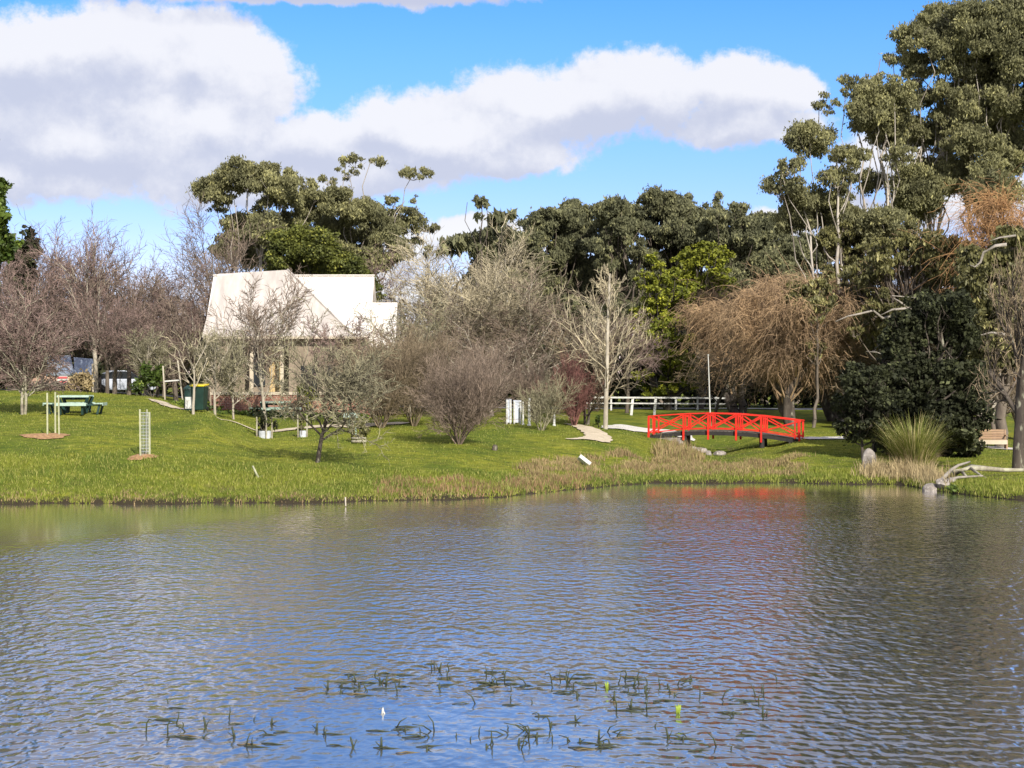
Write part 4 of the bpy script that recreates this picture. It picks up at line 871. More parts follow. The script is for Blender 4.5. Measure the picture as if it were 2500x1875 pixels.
# pampas clump
def strap_clump(label, px, Y, n, h, spread, m, seed, name, wd=.02, straw=None):
    rg = random.Random(seed); base = gp(px, Y, -.05); t = thing(name, label, 'plant', base)
    def strands(n_, h_, sp, wdt, sd):
        V_, fs, fv = [], [], []
        rr = random.Random(sd)
        for i in range(n_):
            a = rr.uniform(0, 6.283); b0 = Vector((math.cos(a), math.sin(a), 0)) * rr.uniform(0, sp * .55); L = h_ * rr.uniform(.55, 1.1)
            d = (Vector((math.cos(a), math.sin(a), 0)) * rr.uniform(.02, .42) + Vector((0, 0, 1))).normalized(); p = b0; sd_ = Vector((-math.sin(a + rr.uniform(-.8, .8)), math.cos(a), 0)) * wdt
            k0 = len(V_); ns = 6; c_ = rr.random(); bend = rr.uniform(.03, .34)
            for j in range(ns + 1):
                w_ = sd_ * (1 - (j / ns) ** 2 * .9); V_ += [tuple(p - w_), tuple(p + w_)]
                p = p + d * (L / ns); d = (d + Vector((math.cos(a), math.sin(a), 0)) * bend + Vector((0, 0, -bend * .9 * (j > 2)))).normalized()
            for j in range(ns): q = k0 + 2 * j; fs.append((q, q + 1, q + 3, q + 2)); fv.append(c_)
        return V_, fs, fv
    V_, fs, fv = strands(n, h, spread, wd, seed); mesh_np('leaves', V_, fs, [4] * len(fs), M[m], t, face_v=fv)
    if straw:
        V_, fs, fv = strands(int(n * .35), h * straw, spread * 1.25, wd, seed + 1); mesh_np('dead_leaves', V_, fs, [4] * len(fs), M['straw_blade'], t, face_v=fv)
    return t
strap_clump('tall clump of green and straw coloured strap leaves on the right bank', 2232, 73.5, 1500, 2.35, 1.1, 'flax_blade', 301, 'pampas_clump', .012, .5)

# ------------------------------------------------------------------ red footbridge
bx0, bx1 = (X_(1584, 90.0), 90.0), (X_(1952, 88.0), 88.0)
bl_ = math.hypot(bx1[0] - bx0[0], bx1[1] - bx0[1]); bang = math.atan2(bx1[1] - bx0[1], bx1[0] - bx0[0])
zA, zB = Z_(1062, 90), Z_(1074, 88)
br = thing('footbridge', 'arched red timber footbridge with crossed railings over the creek', 'bridge', (bx0[0], bx0[1], zA), bang)
st_ = [0.0, .235, .40, .585, .75, 1.0]     # post stations along the span
def dz(t): return (zB - zA) * t + 0.30 * (1 - abs(2 * t - 1) ** 2.2)
def pt(t, y, h=0): return (t * bl_, y, dz(t) + h)
WB = 1.35
mb = MB()
N_ = 40
for i in range(N_):
    a, b2 = pt((i + .06) / N_, WB / 2, 0), pt((i + .94) / N_, WB / 2, 0); mb.bar(a, b2, WB - .16, .045)
mb.build('deck', M['deck_wood'], br)
for y in (.12, WB - .12):
    mb = MB()
    for i in range(12): mb.bar(pt(i / 12, y, -.12), pt((i + 1) / 12 + .002, y, -.12), .10, .17)
    mb.build('beam', M['dark_wood'], br)
for y in (0.0, WB):
    mb = MB()
    for a, b2 in zip(st_, st_[1:]): mb.bar(pt(a - .006 * (a == 0), y, .85 if 0 < a < 1 else .92), pt(b2 + .01 * (b2 == 1), y, .85 if 0 < b2 < 1 else .92), .09, .05)
    mb.build('handrail', M['red_paint'], br, .008)
    mb = MB()
    for a, b2 in zip(st_, st_[1:]): mb.bar(pt(a, y, .11), pt(b2, y, .11), .04, .045)
    mb.build('bottom_rail', M['red_paint'], br, .006)
    for k, t in enumerate(st_):
        mb = MB(); mb.bar(pt(t, y + (-.045 if y == 0 else .045), -.42 if 0 < t < 1 else -.18), pt(t, y + (-.045 if y == 0 else .045), .82 if 0 < t < 1 else .89), .09, .09)
        if t in (0.0, 1.0):
            t2 = t + (.03 if t == 0 else -.03) ; mb.bar(pt(t2, y, .0), pt(t2, y, .87), .07, .07)
        else: mb.bar(pt(t + .014, y, .1), pt(t + .014, y, .82), .06, .06)
        mb.build('post', M['red_paint'], br, .008)
    for a, b2 in zip(st_, st_[1:]):
        mb = MB(); yy = y + (-.03 if y == 0 else .03)
        mb.bar(pt(a + .008, yy, .14), pt(b2 - .008, yy, .81 if b2 < 1 else .86), .035, .062); mb.bar(pt(a + .008, yy + .042, .81 if a > 0 else .86), pt(b2 - .008, yy + .042, .14), .035, .062)
        mb.build('cross_brace', M['red_paint'], br, .005)
for t in (.235, .75):
    for y in (.2, WB - .2):
        x, yy, z = pt(t, y, -.2); mb = MB().tube([(x, yy, z), (x, yy, z - 1.1)], .13, 10); mb.build('pier', M['dark_wood'], br)
mb = MB().box(-.1, bl_ * .22, .1, WB - .1, -.55, -.12); mb.build('abutment', M['stone'], br)
MB().box(bl_ * .93, bl_ + .15, .1, WB - .1, zB - zA - .6, zB - zA - .12).build('abutment', M['stone'], br)

# ------------------------------------------------------------------ white building
CY = 99.0
bt = thing('park_building', 'white roofed gabled building with brick base wall behind the apple tree', 'building', (X_(500, CY), CY, gz(X_(600, CY), CY) - .1))
bo = Vector(bt.location)
def L_(px, py, Y): p = PT(px, py, Y); return (p[0] - bo.x, p[1] - bo.y, p[2] - bo.z)
xl, xr = L_(512, 900, CY)[0], L_(896, 900, CY)[0]; ze = L_(600, 806, CY)[2]; zr = L_(600, 678, CY + 3)[2]
DP = 6.0
wl = MB(); wl.box(xl, xl + .25, 0, DP, 0, ze); wl.box(xl + .25, L_(562, 0, CY)[0], 0, .25, 0, ze); wl.box(L_(705, 0, CY)[0], xr - .25, 0, .25, 0, ze)
wl.box(xr - .25, xr, 0, DP, 0, ze); wl.box(xl + .25, xr - .25, DP - .25, DP, 0, ze); wl.box(L_(562, 0, CY)[0], L_(705, 0, CY)[0], 1.3, 1.5, 0, ze)
wl.build('wall', M['shaded_tan_wall'], bt)
mb = MB().poly([(xl + .01, .1, ze), (xl + .01, DP - .1, ze), (xl + .01, DP / 2, zr - .12)], (.2, 0, 0)); mb.poly([(xr - .21, .1, ze), (xr - .21, DP - .1, ze), (xr - .21, DP / 2, zr - .12)], (.2, 0, 0)); mb.build('gable', M['cream'], bt)
rx0, rx1 = L_(500, 0, CY)[0], L_(902, 0, CY - .5)[0]
mb = MB(); ov = .45; zd = (zr - ze) / (DP / 2)
mb.poly([(rx0, -ov, ze - ov * zd + .12), (rx1, -ov, ze - ov * zd + .12), (rx1, DP / 2, zr + .12), (rx0, DP / 2, zr + .12)], (0, 0, -.10))
mb.poly([(rx0, DP + ov, ze - ov * zd + .12), (rx0, DP / 2 + .002, zr + .12), (rx1, DP / 2 + .002, zr + .12), (rx1, DP + ov, ze - ov * zd + .12)], (0, 0, -.10))
roof = mb.build('roof', M['roof_white'], bt)
mb = MB()
nsm = 26
for i in range(nsm):
    x = lerp(rx0 + .1, rx1 - .1, i / (nsm - 1)); mb.bar((x, -ov, ze - ov * zd + .135), (x, DP / 2 - .02, zr + .135), .03, .02)
mb.build('roof_rib', M['roof_white'], roof)
MB().bar((rx0 - .03, DP / 2, zr + .14), (rx1 + .03, DP / 2, zr + .14), .3, .05).build('ridge_cap', M['roof_white'], roof)
MB().box(rx0 + .02, rx1 - .02, -ov - .12, -ov - .005, ze - ov * zd - .03, ze - ov * zd + .09).build('gutter', M['cream'], roof)
# forward wing: a slightly raised roof whose right edge runs down in a barge board
ax, az_ = L_(692, 669, CY + 1.2)[0], L_(692, 669, CY + 1.2)[2]
def onroof(x, y, h): return (x, y, ze + y * zd + .12 + h)
q0 = onroof(rx0 - .05, -ov - .1, .14); q1 = onroof(L_(862, 0, CY - .5)[0], -ov - .1, .14); q2 = onroof(ax, DP / 2 - .05, .36); q3 = onroof(L_(532, 0, CY + 3)[0], DP / 2 - .05, .14)
MB().poly([q0, q1, q2, q3], (0, 0, -.12)).build('roof_wing', M['roof_shaded_cream'], roof)
mb = MB(); d1_ = Vector(q1) + Vector((0, 0, .02)); d2_ = Vector(q2) + Vector((0, 0, .02)); mb.bar(d1_, d2_, .09, .10); mb.build('barge_board', M['roof_shaded_cream'], roof)
mb = MB()
for i in range(22):
    t = i / 21; xb = lerp(q0[0] + .15, q1[0] - .3, t); f_ = 1.0 if xb < q2[0] else max(0.05, (q1[0] - xb) / (q1[0] - q2[0])); pb_ = Vector((xb, q0[1], q0[2] + .01)); xt = lerp(q3[0], q2[0], min(1, (xb - q0[0]) / (q2[0] - q0[0]))) if xb < q2[0] else xb; pt_ = Vector((xt, lerp(q0[1], q3[1], f_ * .97), lerp(q0[2], q3[2], f_ * .97) + .01)); mb.bar(pb_, pt_, .03, .02)
mb.build('roof_rib', M['roof_shaded_cream'], roof)
dl = L_(562, 0, CY)[0]; dr = L_(705, 0, CY)[0]
MB().box(L_(650, 0, CY)[0], L_(680, 0, CY)[0], 1.22, 1.297, .9, L_(0, 848, CY)[2]).build('door', M['yellow_door'], bt)
MB().box(L_(608, 0, CY)[0], L_(640, 0, CY)[0], 1.22, 1.297, 1.5, L_(0, 850, CY)[2]).build('window', M['glass'], bt)
for px in (614, 688):
    x = L_(px, 0, CY)[0]; MB().box(x - .09, x + .09, .04, .22, 0, ze - .02).build('porch_post', M['cream'], bt)
MB().box(dl, dr, .02, .2, L_(0, 838, CY)[2], L_(0, 832, CY)[2]).build('porch_beam', M['cream'], bt)
MB().box(L_(735, 0, CY)[0], L_(775, 0, CY)[0], -.03, -.004, 1.3, 2.6).build('window', M['glass'], bt)
MB().box(L_(800, 0, CY)[0], L_(840, 0, CY)[0], -.03, -.004, 1.3, 2.6).build('window', M['glass'], bt)
# small annex at the right
an = MB(); ax0, ax1 = L_(900, 0, CY + 1)[0], L_(966, 0, CY + 1)[0]; az0, az1 = L_(0, 845, CY + 1)[2], L_(0, 738, CY + 3)[2]
an.poly([(ax0, .8, az0), (ax1, .8, az0), (ax1 - .06, 3.4, az1), (ax0 + .02, 3.4, az1)], (0, 0, -.1)); an.poly([(ax0, 6, az0), (ax0 + .02, 3.402, az1), (ax1 - .06, 3.402, az1), (ax1, 6, az0)], (0, 0, -.1)); an.build('annex_roof', M['roof_white'], bt)
MB().box(xr + .003, ax1 - .12, 1.1, 5.6, 0, az0 - .1).build('annex_wall', M['shaded_tan_wall'], bt)
# brick dwarf wall in front
Yb = 94.5
bwx0, bwx1 = X_(516, Yb), X_(905, Yb); bz = gz(X_(600, Yb), Yb) - .3
bw = thing('brick_wall', 'low red brick wall with pale capping in front of the white roofed building', 'wall', (bwx0, Yb, bz))
MB().box(0, bwx1 - bwx0, 0, .3, 0, Z_(964, Yb) - bz).build('brickwork', M['brick'], bw)
MB().box(-.05, bwx1 - bwx0 + .05, -.05, .35, Z_(964, Yb) - bz + .001, Z_(957, Yb) - bz).build('capping', M['cream'], bw)

# ------------------------------------------------------------------ far house on the left
HY = 108.0
ho = thing('far_house', 'grey-blue roofed house with peach wall glimpsed behind the left wood', 'house', (X_(150, HY), HY, gz(X_(150, HY), HY) - .2)); hb = Vector(ho.location)
def K_(px, py, Y): p = PT(px, py, Y); return (p[0] - hb.x, p[1] - hb.y, p[2] - hb.z)
MB().poly([K_(112, 912, HY), K_(182, 912, HY), K_(172, 868, HY + 3), K_(116, 868, HY + 3)], (0, .05, -.12)).build('roof', M['slate_roof'], ho)
MB().poly([K_(182, 914, HY - .3), K_(240, 916, HY - .3), K_(226, 876, HY + 2.6), K_(180, 872, HY + 2.6)], (0, .05, -.12)).build('roof', M['slate_roof'], ho)
zb = -1.0
def wallbox(p0, p1, t, y0, y1, m, nm):
    a = K_(p0, t, HY); c_ = K_(p1, t, HY); return MB().box(a[0], c_[0], y0, y1, 0, a[2]).build(nm, m, ho)
wallbox(72, 168, 914, .15, .4, M['peach_wall'], 'wall'); wallbox(168.3, 238, 917, .9, 1.1, M['gap_shade'], 'wall'); wallbox(226, 236, 888, -.2, .1, M['cream'], 'pillar')  # second box: near-black slab painting in the shade of the gap by the pillar
MB().box(K_(98, 0, HY)[0], K_(106, 0, HY)[0], .10, .147, 0, K_(0, 918, HY)[2]).build('downpipe', M['bark'], ho)
sg = thing('sign_board', 'small pink striped board on the peach wall of the far house', 'sign', PT(152, 922, HY))
MB().box(-.3, .3, .02, .08, -.35, .1).build('board', M['white_paint'], sg); MB().box(-.28, .28, -.01, .018, -.05, .06).build('stripe', M['pink'], sg); MB().box(-.28, .28, -.01, .018, -.32, -.22).build('stripe', M['pink'], sg)
# wood pile
rg = random.Random(3); wp_ = thing('brush_pile', 'heap of brown cut branches below the peach wall', 'brush pile', gp(120, 97)); sgm = []
for i in range(260):
    x = rg.gauss(0, .75); h_ = .45 * math.exp(-(x / .9) ** 2) + .1; a = Vector((x, rg.uniform(-.5, .5), rg.uniform(0, h_))); d = Vector((rg.gauss(0, 1), rg.gauss(0, .5), rg.gauss(0, .25))).normalized() * rg.uniform(.3, .8)
    sgm.append((tuple(a), tuple(a + d), .03, .015))
segs_mesh('cut_branches', sgm, M['bark'], wp_, 3, 5)

# ------------------------------------------------------------------ pale parked car
def car(label, loc, rz, m):
    t = thing('parked_car', label, 'car', loc, rz); L = 4.3; Wc = 1.74
    prof = [(-2.12, .30), (-2.15, .62), (-2.02, .86), (-1.65, .92), (-1.25, .98), (-.75, 1.36), (-.2, 1.46), (.55, 1.45), (1.1, 1.28), (1.55, .98), (2.0, .9), (2.14, .72), (2.13, .32)]
    low = []
    for cx in (1.3, -1.35):
        for k in range(7): a = math.pi * k / 6; low.append((cx + .36 * math.cos(a), .30 + .36 * math.sin(a)))
    pts = prof[::1] + low
    bm = MB(); n = len(pts); body = [p for p in prof if p[1] <= .98]
    outline = [(-2.12, .30), (-2.15, .62), (-2.02, .86), (-1.65, .92), (-1.25, .98), (1.55, .98), (2.0, .9), (2.14, .72), (2.13, .32)] + low
    bm.poly([(x, -Wc / 2, z) for x, z in outline], (0, Wc, 0)); bm.build('body', m, t, .04)
    cab = [(-1.25, .982), (-.75, 1.36), (-.2, 1.44), (.55, 1.43), (1.1, 1.26), (1.55, .982)]
    MB().poly([(x * .97, -Wc / 2 + .10, z) for x, z in cab], (0, Wc - .2, 0)).build('windows', M['glass'], t, .03)
    MB().poly([(-.72, -Wc / 2 + .12, 1.38), (-.2, -Wc / 2 + .12, 1.452), (.55, -Wc / 2 + .12, 1.442), (1.0, -Wc / 2 + .12, 1.31), (.55, -Wc / 2 + .12, 1.50), (-.2, -Wc / 2 + .12, 1.51)], (0, Wc - .24, 0)).build('roof', m, t)
    for x in (1.3, -1.35):
        for y in (-Wc / 2 + .02, Wc / 2 - .22):
            w_ = MB().tube([(x, y, .31), (x, y + .2, .31)], .31, 18).build('wheel', M['black'], t); MB().tube([(x, y - .01, .31), (x, y + .02, .31)], .18, 12).build('rim', M['pale_paint'], w_)
    for y in (-.6, .45): MB().box(2.06, 2.16, y, y + .18, .66, .78).build('headlight', M['white_paint'], t)
    return t
car('pale blue-white parked car glimpsed between the trunks of the left wood', gp(292, 114, -.02), math.radians(200), M['pale_paint'])

# ------------------------------------------------------------------ picnic tables
def picnic(label, loc, rz, sc=1.0):
    t = thing('picnic_table', label, 'picnic table', loc, rz, 'square picnic tables with four benches'); t.scale = (sc,) * 3
    tp = MB()
    for i in range(6): y = -.62 + i * .21; tp.box(-.64, .64, y, y + .19, .74, .785)
    tp.build('table_top', M['mint'], t, .006); MB().box(-.66, .66, -.66, -.625, .71, .79).box(-.66, .66, .635, .67, .71, .79).build('top_edging', M['mint'], t)
    for k in range(4):
        a = k * math.pi / 2; ca, sa = math.cos(a), math.sin(a)
        def R_(x, y, z): return (x * ca - y * sa, x * sa + y * ca, z)
        mb = MB()
        for j in range(3): y = -1.16 + j * .125; mb.bar(R_(-.64, y, .44), R_(.64, y, .44), .11, .045)
        mb.bar(R_(-.64, -1.23, .42), R_(.64, -1.23, .42), .025, .13)
        mb.build('bench_seat', M['mint'], t, .004)
        fr = MB(); fr.bar(R_(-.5, -1.1, .395), R_(-.5, -.2, .395), .06, .07); fr.bar(R_(.5, -1.1, .395), R_(.5, -.2, .395), .06, .07)
        fr.bar(R_(-.62, -.62, .72), R_(-.36, -.36, .03), .09, .12); fr.bar(R_(-.45, -1.08, .38), R_(-.45, -.98, .0), .09, .09); fr.bar(R_(.45, -1.08, .38), R_(.45, -.98, .0), .09, .09)
        fr.build('leg_frame', M['dark_green'], t)
    MB().box(-.5, .5, -.05, .05, .60, .735).box(-.05, .05, -.5, .5, .601, .7345).build('bearer', M['dark_green'], t)
    return t
pc = picnic('pale green square picnic table on the rise at the far left', gp(184, 78), math.radians(4), 1.0)
picnic('shaded pale green picnic table in front of the brick wall', gp(672, 92.3), math.radians(-3), .98)

# small sign stand beside the path
sd = thing('sign_stand', 'small pale green lectern sign on a post beside the path, right of the apple tree', 'sign', gp(868, 80, -.03))
MB().box(-.04, .04, -.04, .04, 0, .78).box(-.30, -.24, -.04, .04, .35, .78).build('post', M['mint'], sd); MB().poly([(-.5, -.22, .76), (.12, -.22, .76), (.12, .2, .92), (-.5, .2, .92)], (0, 0, .05)).build('panel', M['mint'], sd); MB().box(-.34, .02, -.03, .03, .58, .64).build('crossbar', M['mint'], sd)
rgb = thing('planter_ring', 'pale low ring round the olive shrub on the lawn', 'planter', gp(876, 75, -.02))
mb = MB(); pts = [(math.cos(a * 6.283 / 20) * .28, math.sin(a * 6.283 / 20) * .28, .12) for a in range(21)]; mb.tube(pts, .05, 6, False); mb.tube([(x, y, .25) for x, y, z in pts], .035, 6, False); mb.build('ring', M['lichen_bark'], rgb)

# ------------------------------------------------------------------ tree guards
def guard(label, px, Y, hgt, n, wd, wrap=None, mul=None, mat_='stake', mesh_=False):
    t = thing('tree_guard', label, 'tree guard', gp(px, Y, -.03), 0, 'timber stake tree guards'); rr = random.Random(int(px))
    offs = [(-wd / 2, -.1), (wd / 2, .02), (-.02, .35), (wd * .18, -.3)][:n]
    for (x, y) in offs: MB().bar((x, y, 0), (x + rr.uniform(-.03, .03), y, hgt * rr.uniform(.93, 1.03)), .055, .045).build('stake', M[mat_], t)
    if mesh_:
        mb = MB()
        for k in range(14): z = .1 + k * hgt / 15; mb.tube([(-wd / 2, -.1, z), (wd / 2, .02, z), (-.02, .35, z), (-wd / 2, -.1, z)], .005, 4)
        for k in range(7): x = lerp(-wd / 2, wd / 2, k / 6); y = lerp(-.1, .02, k / 6); mb.tube([(x, y, .08), (x, y, hgt * .93)], .004, 4)
        mb.build('wire_mesh', M['white_wrap'], t)
        MB().tube([(0, .08, 0), (.01, .06, hgt * 1.02)], .012, 5).build('sapling', M['weed_stem'], t)
    if wrap: MB().tube([(0, .08, 0), (0, .08, wrap)], wd * .42, 14, False).build('sleeve', M['white_wrap'], t)
    return t
guard('tree guard of three green stakes standing in the larger bark mulch patch', 131, 68, 1.62, 3, .40)
guard('wire wrapped tree guard standing alone in the smaller bark mulch patch', 355, 64, 1.70, 3, .30, mesh_=True)
guard('left one of the two low stake guards with white sleeves before the path', 646, 77, 1.05, 4, .62, .34, mat_='lichen_bark')
guard('right one of the two low stake guards with white sleeves before the path', 739, 77.5, 1.0, 2, .36, .30, mat_='lichen_bark')
def mulch(label, px, Y, a, b_):
    vs = [(0, 0)] ; rr = random.Random(int(px)); k = 28; n_ = 4
    V_ = []; fs = []
    x0, y0, _ = gp(px, Y)
    for r in range(n_ + 1):
        for j in range(k):
            an_ = 6.283 * j / k; q = r / n_ * (1 + .12 * math.sin(3 * an_ + px) + .08 * math.sin(7 * an_)); x = x0 + math.cos(an_) * a * q; y = y0 + math.sin(an_) * b_ * q
            V_.append((x, y, gz(x, y) + .10 - .07 * (r / n_) ** 2))
    for r in range(n_):
        for j in range(k): fs.append((r * k + j, r * k + (j + 1) % k, (r + 1) * k + (j + 1) % k, (r + 1) * k + j))
    return tag(mesh_np('mulch_patch', V_, fs, [4] * len(fs), M['mulch'], smooth=True), label, 'mulch patch', 'bark mulch patches')
mulch('wide orange bark mulch patch under the three stake guard', 112, 68, .88, .6); mulch('small orange bark mulch patch under the wire wrapped guard', 348, 64, .52, .42)

# ------------------------------------------------------------------ bins
t = thing('wheelie_bin', 'dark green wheelie bin with yellow lid beside the brick wall', 'bin', gp(487, 78), math.radians(-8))
MB().poly([(-.25, -.30, .05), (.25, -.30, .05), (.25, .28, .05), (-.25, .28, .05)]).build('base', M['bin_green'], t)
mb = MB(); n = 0
mb.v = [(-.24, -.27, .06), (.24, -.27, .06), (.24, .27, .06), (-.24, .27, .06), (-.29, -.34, 1.04), (.29, -.34, 1.04), (.29, .36, 1.04), (-.29, .36, 1.04)]
mb.f = [(0, 3, 2, 1), (4, 5, 6, 7), (0, 1, 5, 4), (1, 2, 6, 5), (2, 3, 7, 6), (3, 0, 4, 7)]; mb.build('bin_body', M['bin_green'], t, .02)
MB().poly([(-.31, -.38, 1.045), (.31, -.38, 1.045), (.31, .37, 1.10), (-.31, .37, 1.10)], (0, 0, .06)).build('lid', M['yellow_lid'], t, .015)
for x in (-.27, .23): MB().tube([(x, .3, .1), (x + .05, .3, .1)], .1, 14).build('wheel', M['black'], t)
MB().tube([(-.26, .42, 1.0), (.26, .42, 1.0)], .018, 6).build('handle', M['black'], t)
t = thing('litter_bin', 'dark green litter bin with white notice, left of the wheelie bin', 'bin', gp(463, 82))
MB().tube([(0, 0, 0), (0, 0, .95)], .24, 14).build('bin_body', M['dark_green'], t); MB().tube([(0, 0, .951), (0, 0, 1.02), (0, 0, 1.14)], [.28, .27, .10], 14).build('lid', M['dark_green'], t); MB().box(-.15, .12, -.262, -.245, .10, .62).build('notice', M['white_paint'], t)

# swing-like frame
t = thing('timber_frame', 'pale timber frame of two leaning posts with one crossbar', 'frame', gp(418, 86)); fb_ = Vector(t.location)
def q_(px, py): p = PT(px, py, 86); return (p[0] - fb_.x, 0, p[2] - fb_.z)
MB().bar(q_(398, 893), q_(403, 976), .06, .06).build('post', M['pale_bark'], t); MB().bar(q_(434, 880), q_(446, 976), .06, .06).build('post', M['pale_bark'], t); MB().bar(q_(400, 931), q_(438, 928), .05, .06).build('crossbar', M['white_paint'], t)

# ------------------------------------------------------------------ white rail fence, pole, boards, posts
t = thing('rail_fence', 'white two rail fence along the road behind the red bridge', 'fence', (0, 0, 0)); FY = lambda px: lerp(108, 114, (px - 1480) / 320)
def fp(px, py): return PT(px, py, FY(px))
for px, bpy_, ww in ((1440, 1000, .08), (1492, 999, .1), (1545, 1011, .15), (1601, 1013, .15), (1650, 998, .12), (1703, 998, .1), (1748, 999, .1), (1794, 998, .13)):
    a = fp(px, 969); b2 = fp(px - (4 if ww == .15 else 0), bpy_ + 3); MB().bar(b2, a, ww, ww).build('post', M['white_paint'], t, .006)
for r_, x0 in ((971, 1440), (985, 1386)):
    mb = MB(); xs_ = [x0, 1492, 1545, 1601, 1650, 1703, 1748, 1796]
    for a, b2 in zip(xs_, xs_[1:]): p, q = Vector(fp(a, r_ + .006 * (a - 1600))), Vector(fp(b2, r_ + .006 * (b2 - 1600))); p.y -= .1; q.y -= .1; mb.bar(p, q, .05, .10 if r_ == 971 else .075)
    mb.build('rail', M['white_paint'], t)
t = thing('white_pole', 'thin white pole rising behind the red bridge', 'pole', gp(1735, 100, -.05)); pb = Vector(t.location)
MB().tube([(0, 0, 0), (PT(1729, 868, 100)[0] - pb.x, 0, PT(1729, 868, 100)[2] - pb.z)], [.042, .025], 8).build('shaft', M['white_paint'], t); MB().tube([(PT(1729, 868, 100)[0] - pb.x, 0, PT(1729, 868, 100)[2] - pb.z + .001), (PT(1729, 868, 100)[0] - pb.x, 0, PT(1729, 868, 100)[2] - pb.z + .06)], .05, 8).build('cap', M['white_paint'], t)
for lb, p0, p1, top in (('left pale board of the two behind the lone bush', 1235, 1249, 974), ('right, wider pale board of the two behind the lone bush', 1253, 1273, 977)):
    t = thing('white_board', lb, 'board', gp((p0 + p1) / 2, 89, -.05), 0, 'pale boards behind the lone bush'); w_ = (p1 - p0) / F * 89 / 2; hh = Z_(top, 89) - t.location.z
    MB().box(-w_, w_, 0, .05, .12, hh).build('panel', M['pale_paint'], t, .01); MB().box(-w_ + .02, -w_ + .09, -.04, -.002, 0, hh - .05).box(w_ - .09, w_ - .02, -.04, -.002, 0, hh - .05).build('frame', M['white_paint'], t)
for lb, px, Y, top, r_ in (('thin white post just right of the pale boards', 1277, 88.5, 980, .05), ('thick white post with wide foot right of the pale boards', 1292, 88, 972, .07), ('short white post between the small tree and the red shrub', 1353, 90, 1006, .06)):
    x, y, z = gp(px, Y, -.05); o = MB().tube([(x, y, z), (x, y, z + .1), (x, y, z + .12), (x, y, Z_(top, Y))], [r_ * 1.5, r_ * 1.4, r_, r_ * .8], 8).build('white_post', M['white_paint']); tag(o, lb, 'post', 'short white posts')

# ------------------------------------------------------------------ right bank: bench, shaded table, stones, logs
t = thing('park_bench', 'brown slatted wooden bench with pale front board at the right edge', 'bench', gp(2418, 86.5), math.radians(-4))
mb = MB()
for k in range(4): mb.box(-.66, .66, .20, .24, .46 + k * .115, .46 + k * .115 + .10)
mb.build('backrest', M['bench_wood'], t)
mb = MB()
for k in range(3): mb.box(-.70, .70, -.28 + k * .15, -.28 + k * .15 + .13, .40, .44)
mb.build('seat', M['bench_wood'], t); MB().box(-.72, .72, -.33, -.285, .22, .42).build('front_board', M['cream'], t)
for x in (-.74, .68): MB().box(x, x + .07, -.30, .25, .0, .40).box(x, x + .07, .19, .255, .401, .9).box(x, x + .07, -.28, .18, .60, .65).build('end_frame', M['bench_wood'], t)
t = thing('slab_table', 'dark slab topped table in shade between the small evergreen and the pampas clump', 'table', gp(2145, 82))
MB().box(-.75, .75, -.35, .35, .74, .82).build('slab', M['dark_wood'], t, .01); MB().box(-.25, -.12, -.2, .2, 0, .738).build('leg', M['dark_wood'], t); MB().box(.40, .52, -.2, .2, 0, .738).build('leg', M['dark_wood'], t)  # near-black wood colour carries the shade the table stands in
def rock(label, px, Y, sx, sy, sz, seed, name='rock', m='stone', dz_=0.0, grp=None):
    import bmesh
    me = bpy.data.meshes.new(name); bm = bmesh.new(); bmesh.ops.create_icosphere(bm, subdivisions=3, radius=1.0); rr = random.Random(seed)
    pl = [(Vector((rr.gauss(0, 1), rr.gauss(0, 1), rr.gauss(0, 1))).normalized(), rr.uniform(.62, .92)) for _ in range(9)]
    for v in bm.verts:
        c_ = v.co.copy()
        for nrm, d in pl:
            e = c_.dot(nrm) - d
            if e > 0: c_ -= nrm * e * .9
        v.co = Vector((c_.x * sx, c_.y * sy, (c_.z + .45) * sz))
    bm.to_mesh(me); bm.free(); me.materials.append(M[m]); o = bpy.data.objects.new(name, me); COL.objects.link(o)
    o.location = gp(px, Y, dz_); return tag(o, label, 'rock', grp)
rock('upright pointed grey standing stone left of the pampas clump', 2122, 73.5, .30, .22, .62, 1)
RK = [(2272, 66.0, .32, .26, .30, 'pale rounded rock, largest at the point of the right bank'), (2252, 66.0, .20, .18, .18, 'dark rock at the left foot of the largest rounded rock'), (2300, 65.8, .30, .22, .20, 'grey rock just right of the largest rounded rock'), (2322, 66.5, .22, .2, .15, 'small grey rock at the foot of the driftwood'), (2278, 64.8, .16, .14, .10, 'small wet rock at the waterline of the right point')]
for i, (px, Y, a, b_, c_, lb) in enumerate(RK): rock(lb, px, Y, a, b_, c_, 10 + i, grp='rocks on the right bank')
CR = [(1690, 88.5, .25, .18, 'pale boulder beside the creek under the middle of the bridge'), (1712, 89.0, .3, .2, 'grey boulder under the bridge, near the tall dead reeds'), (1730, 88, .2, .16, 'small white stone in the creek under the bridge'), (1758, 88.6, .34, .16, 'flat pale stone under the bridge, right of the small white one'), (1655, 88, .3, .22, 'rounded stone against the left bridge pier')]
for i, (px, Y, a, c_, lb) in enumerate(CR): rock(lb, px, Y, a, a * .7, c_, 30 + i, grp='stones of the creek bed')
def logm(label, pts, r, seed, m='silver_wood', grp='driftwood on the right bank', subs=()):
    P_ = [(X_(a, Y), Y, gz(X_(a, Y), Y) + h_) for a, Y, h_ in pts]; mb = MB(); mb.tube(P_, [lerp(r, r * .45, i / (len(P_) - 1)) for i in range(len(P_))], 8)
    for s_ in subs: mb.tube([(X_(a, Y), Y, gz(X_(a, Y), Y) + h_) for a, Y, h_ in s_], [r * .5, r * .3, r * .15][:len(s_)], 6)
    return tag(mb.build('driftwood_log', M[m], smooth=True), label, 'log', grp)
logm('silver driftwood limb pointing up over the rounded rock', [(2300, 66.8, .15), (2322, 67.2, .42), (2340, 67.4, .52), (2368, 67.8, .56)], .08, 1)
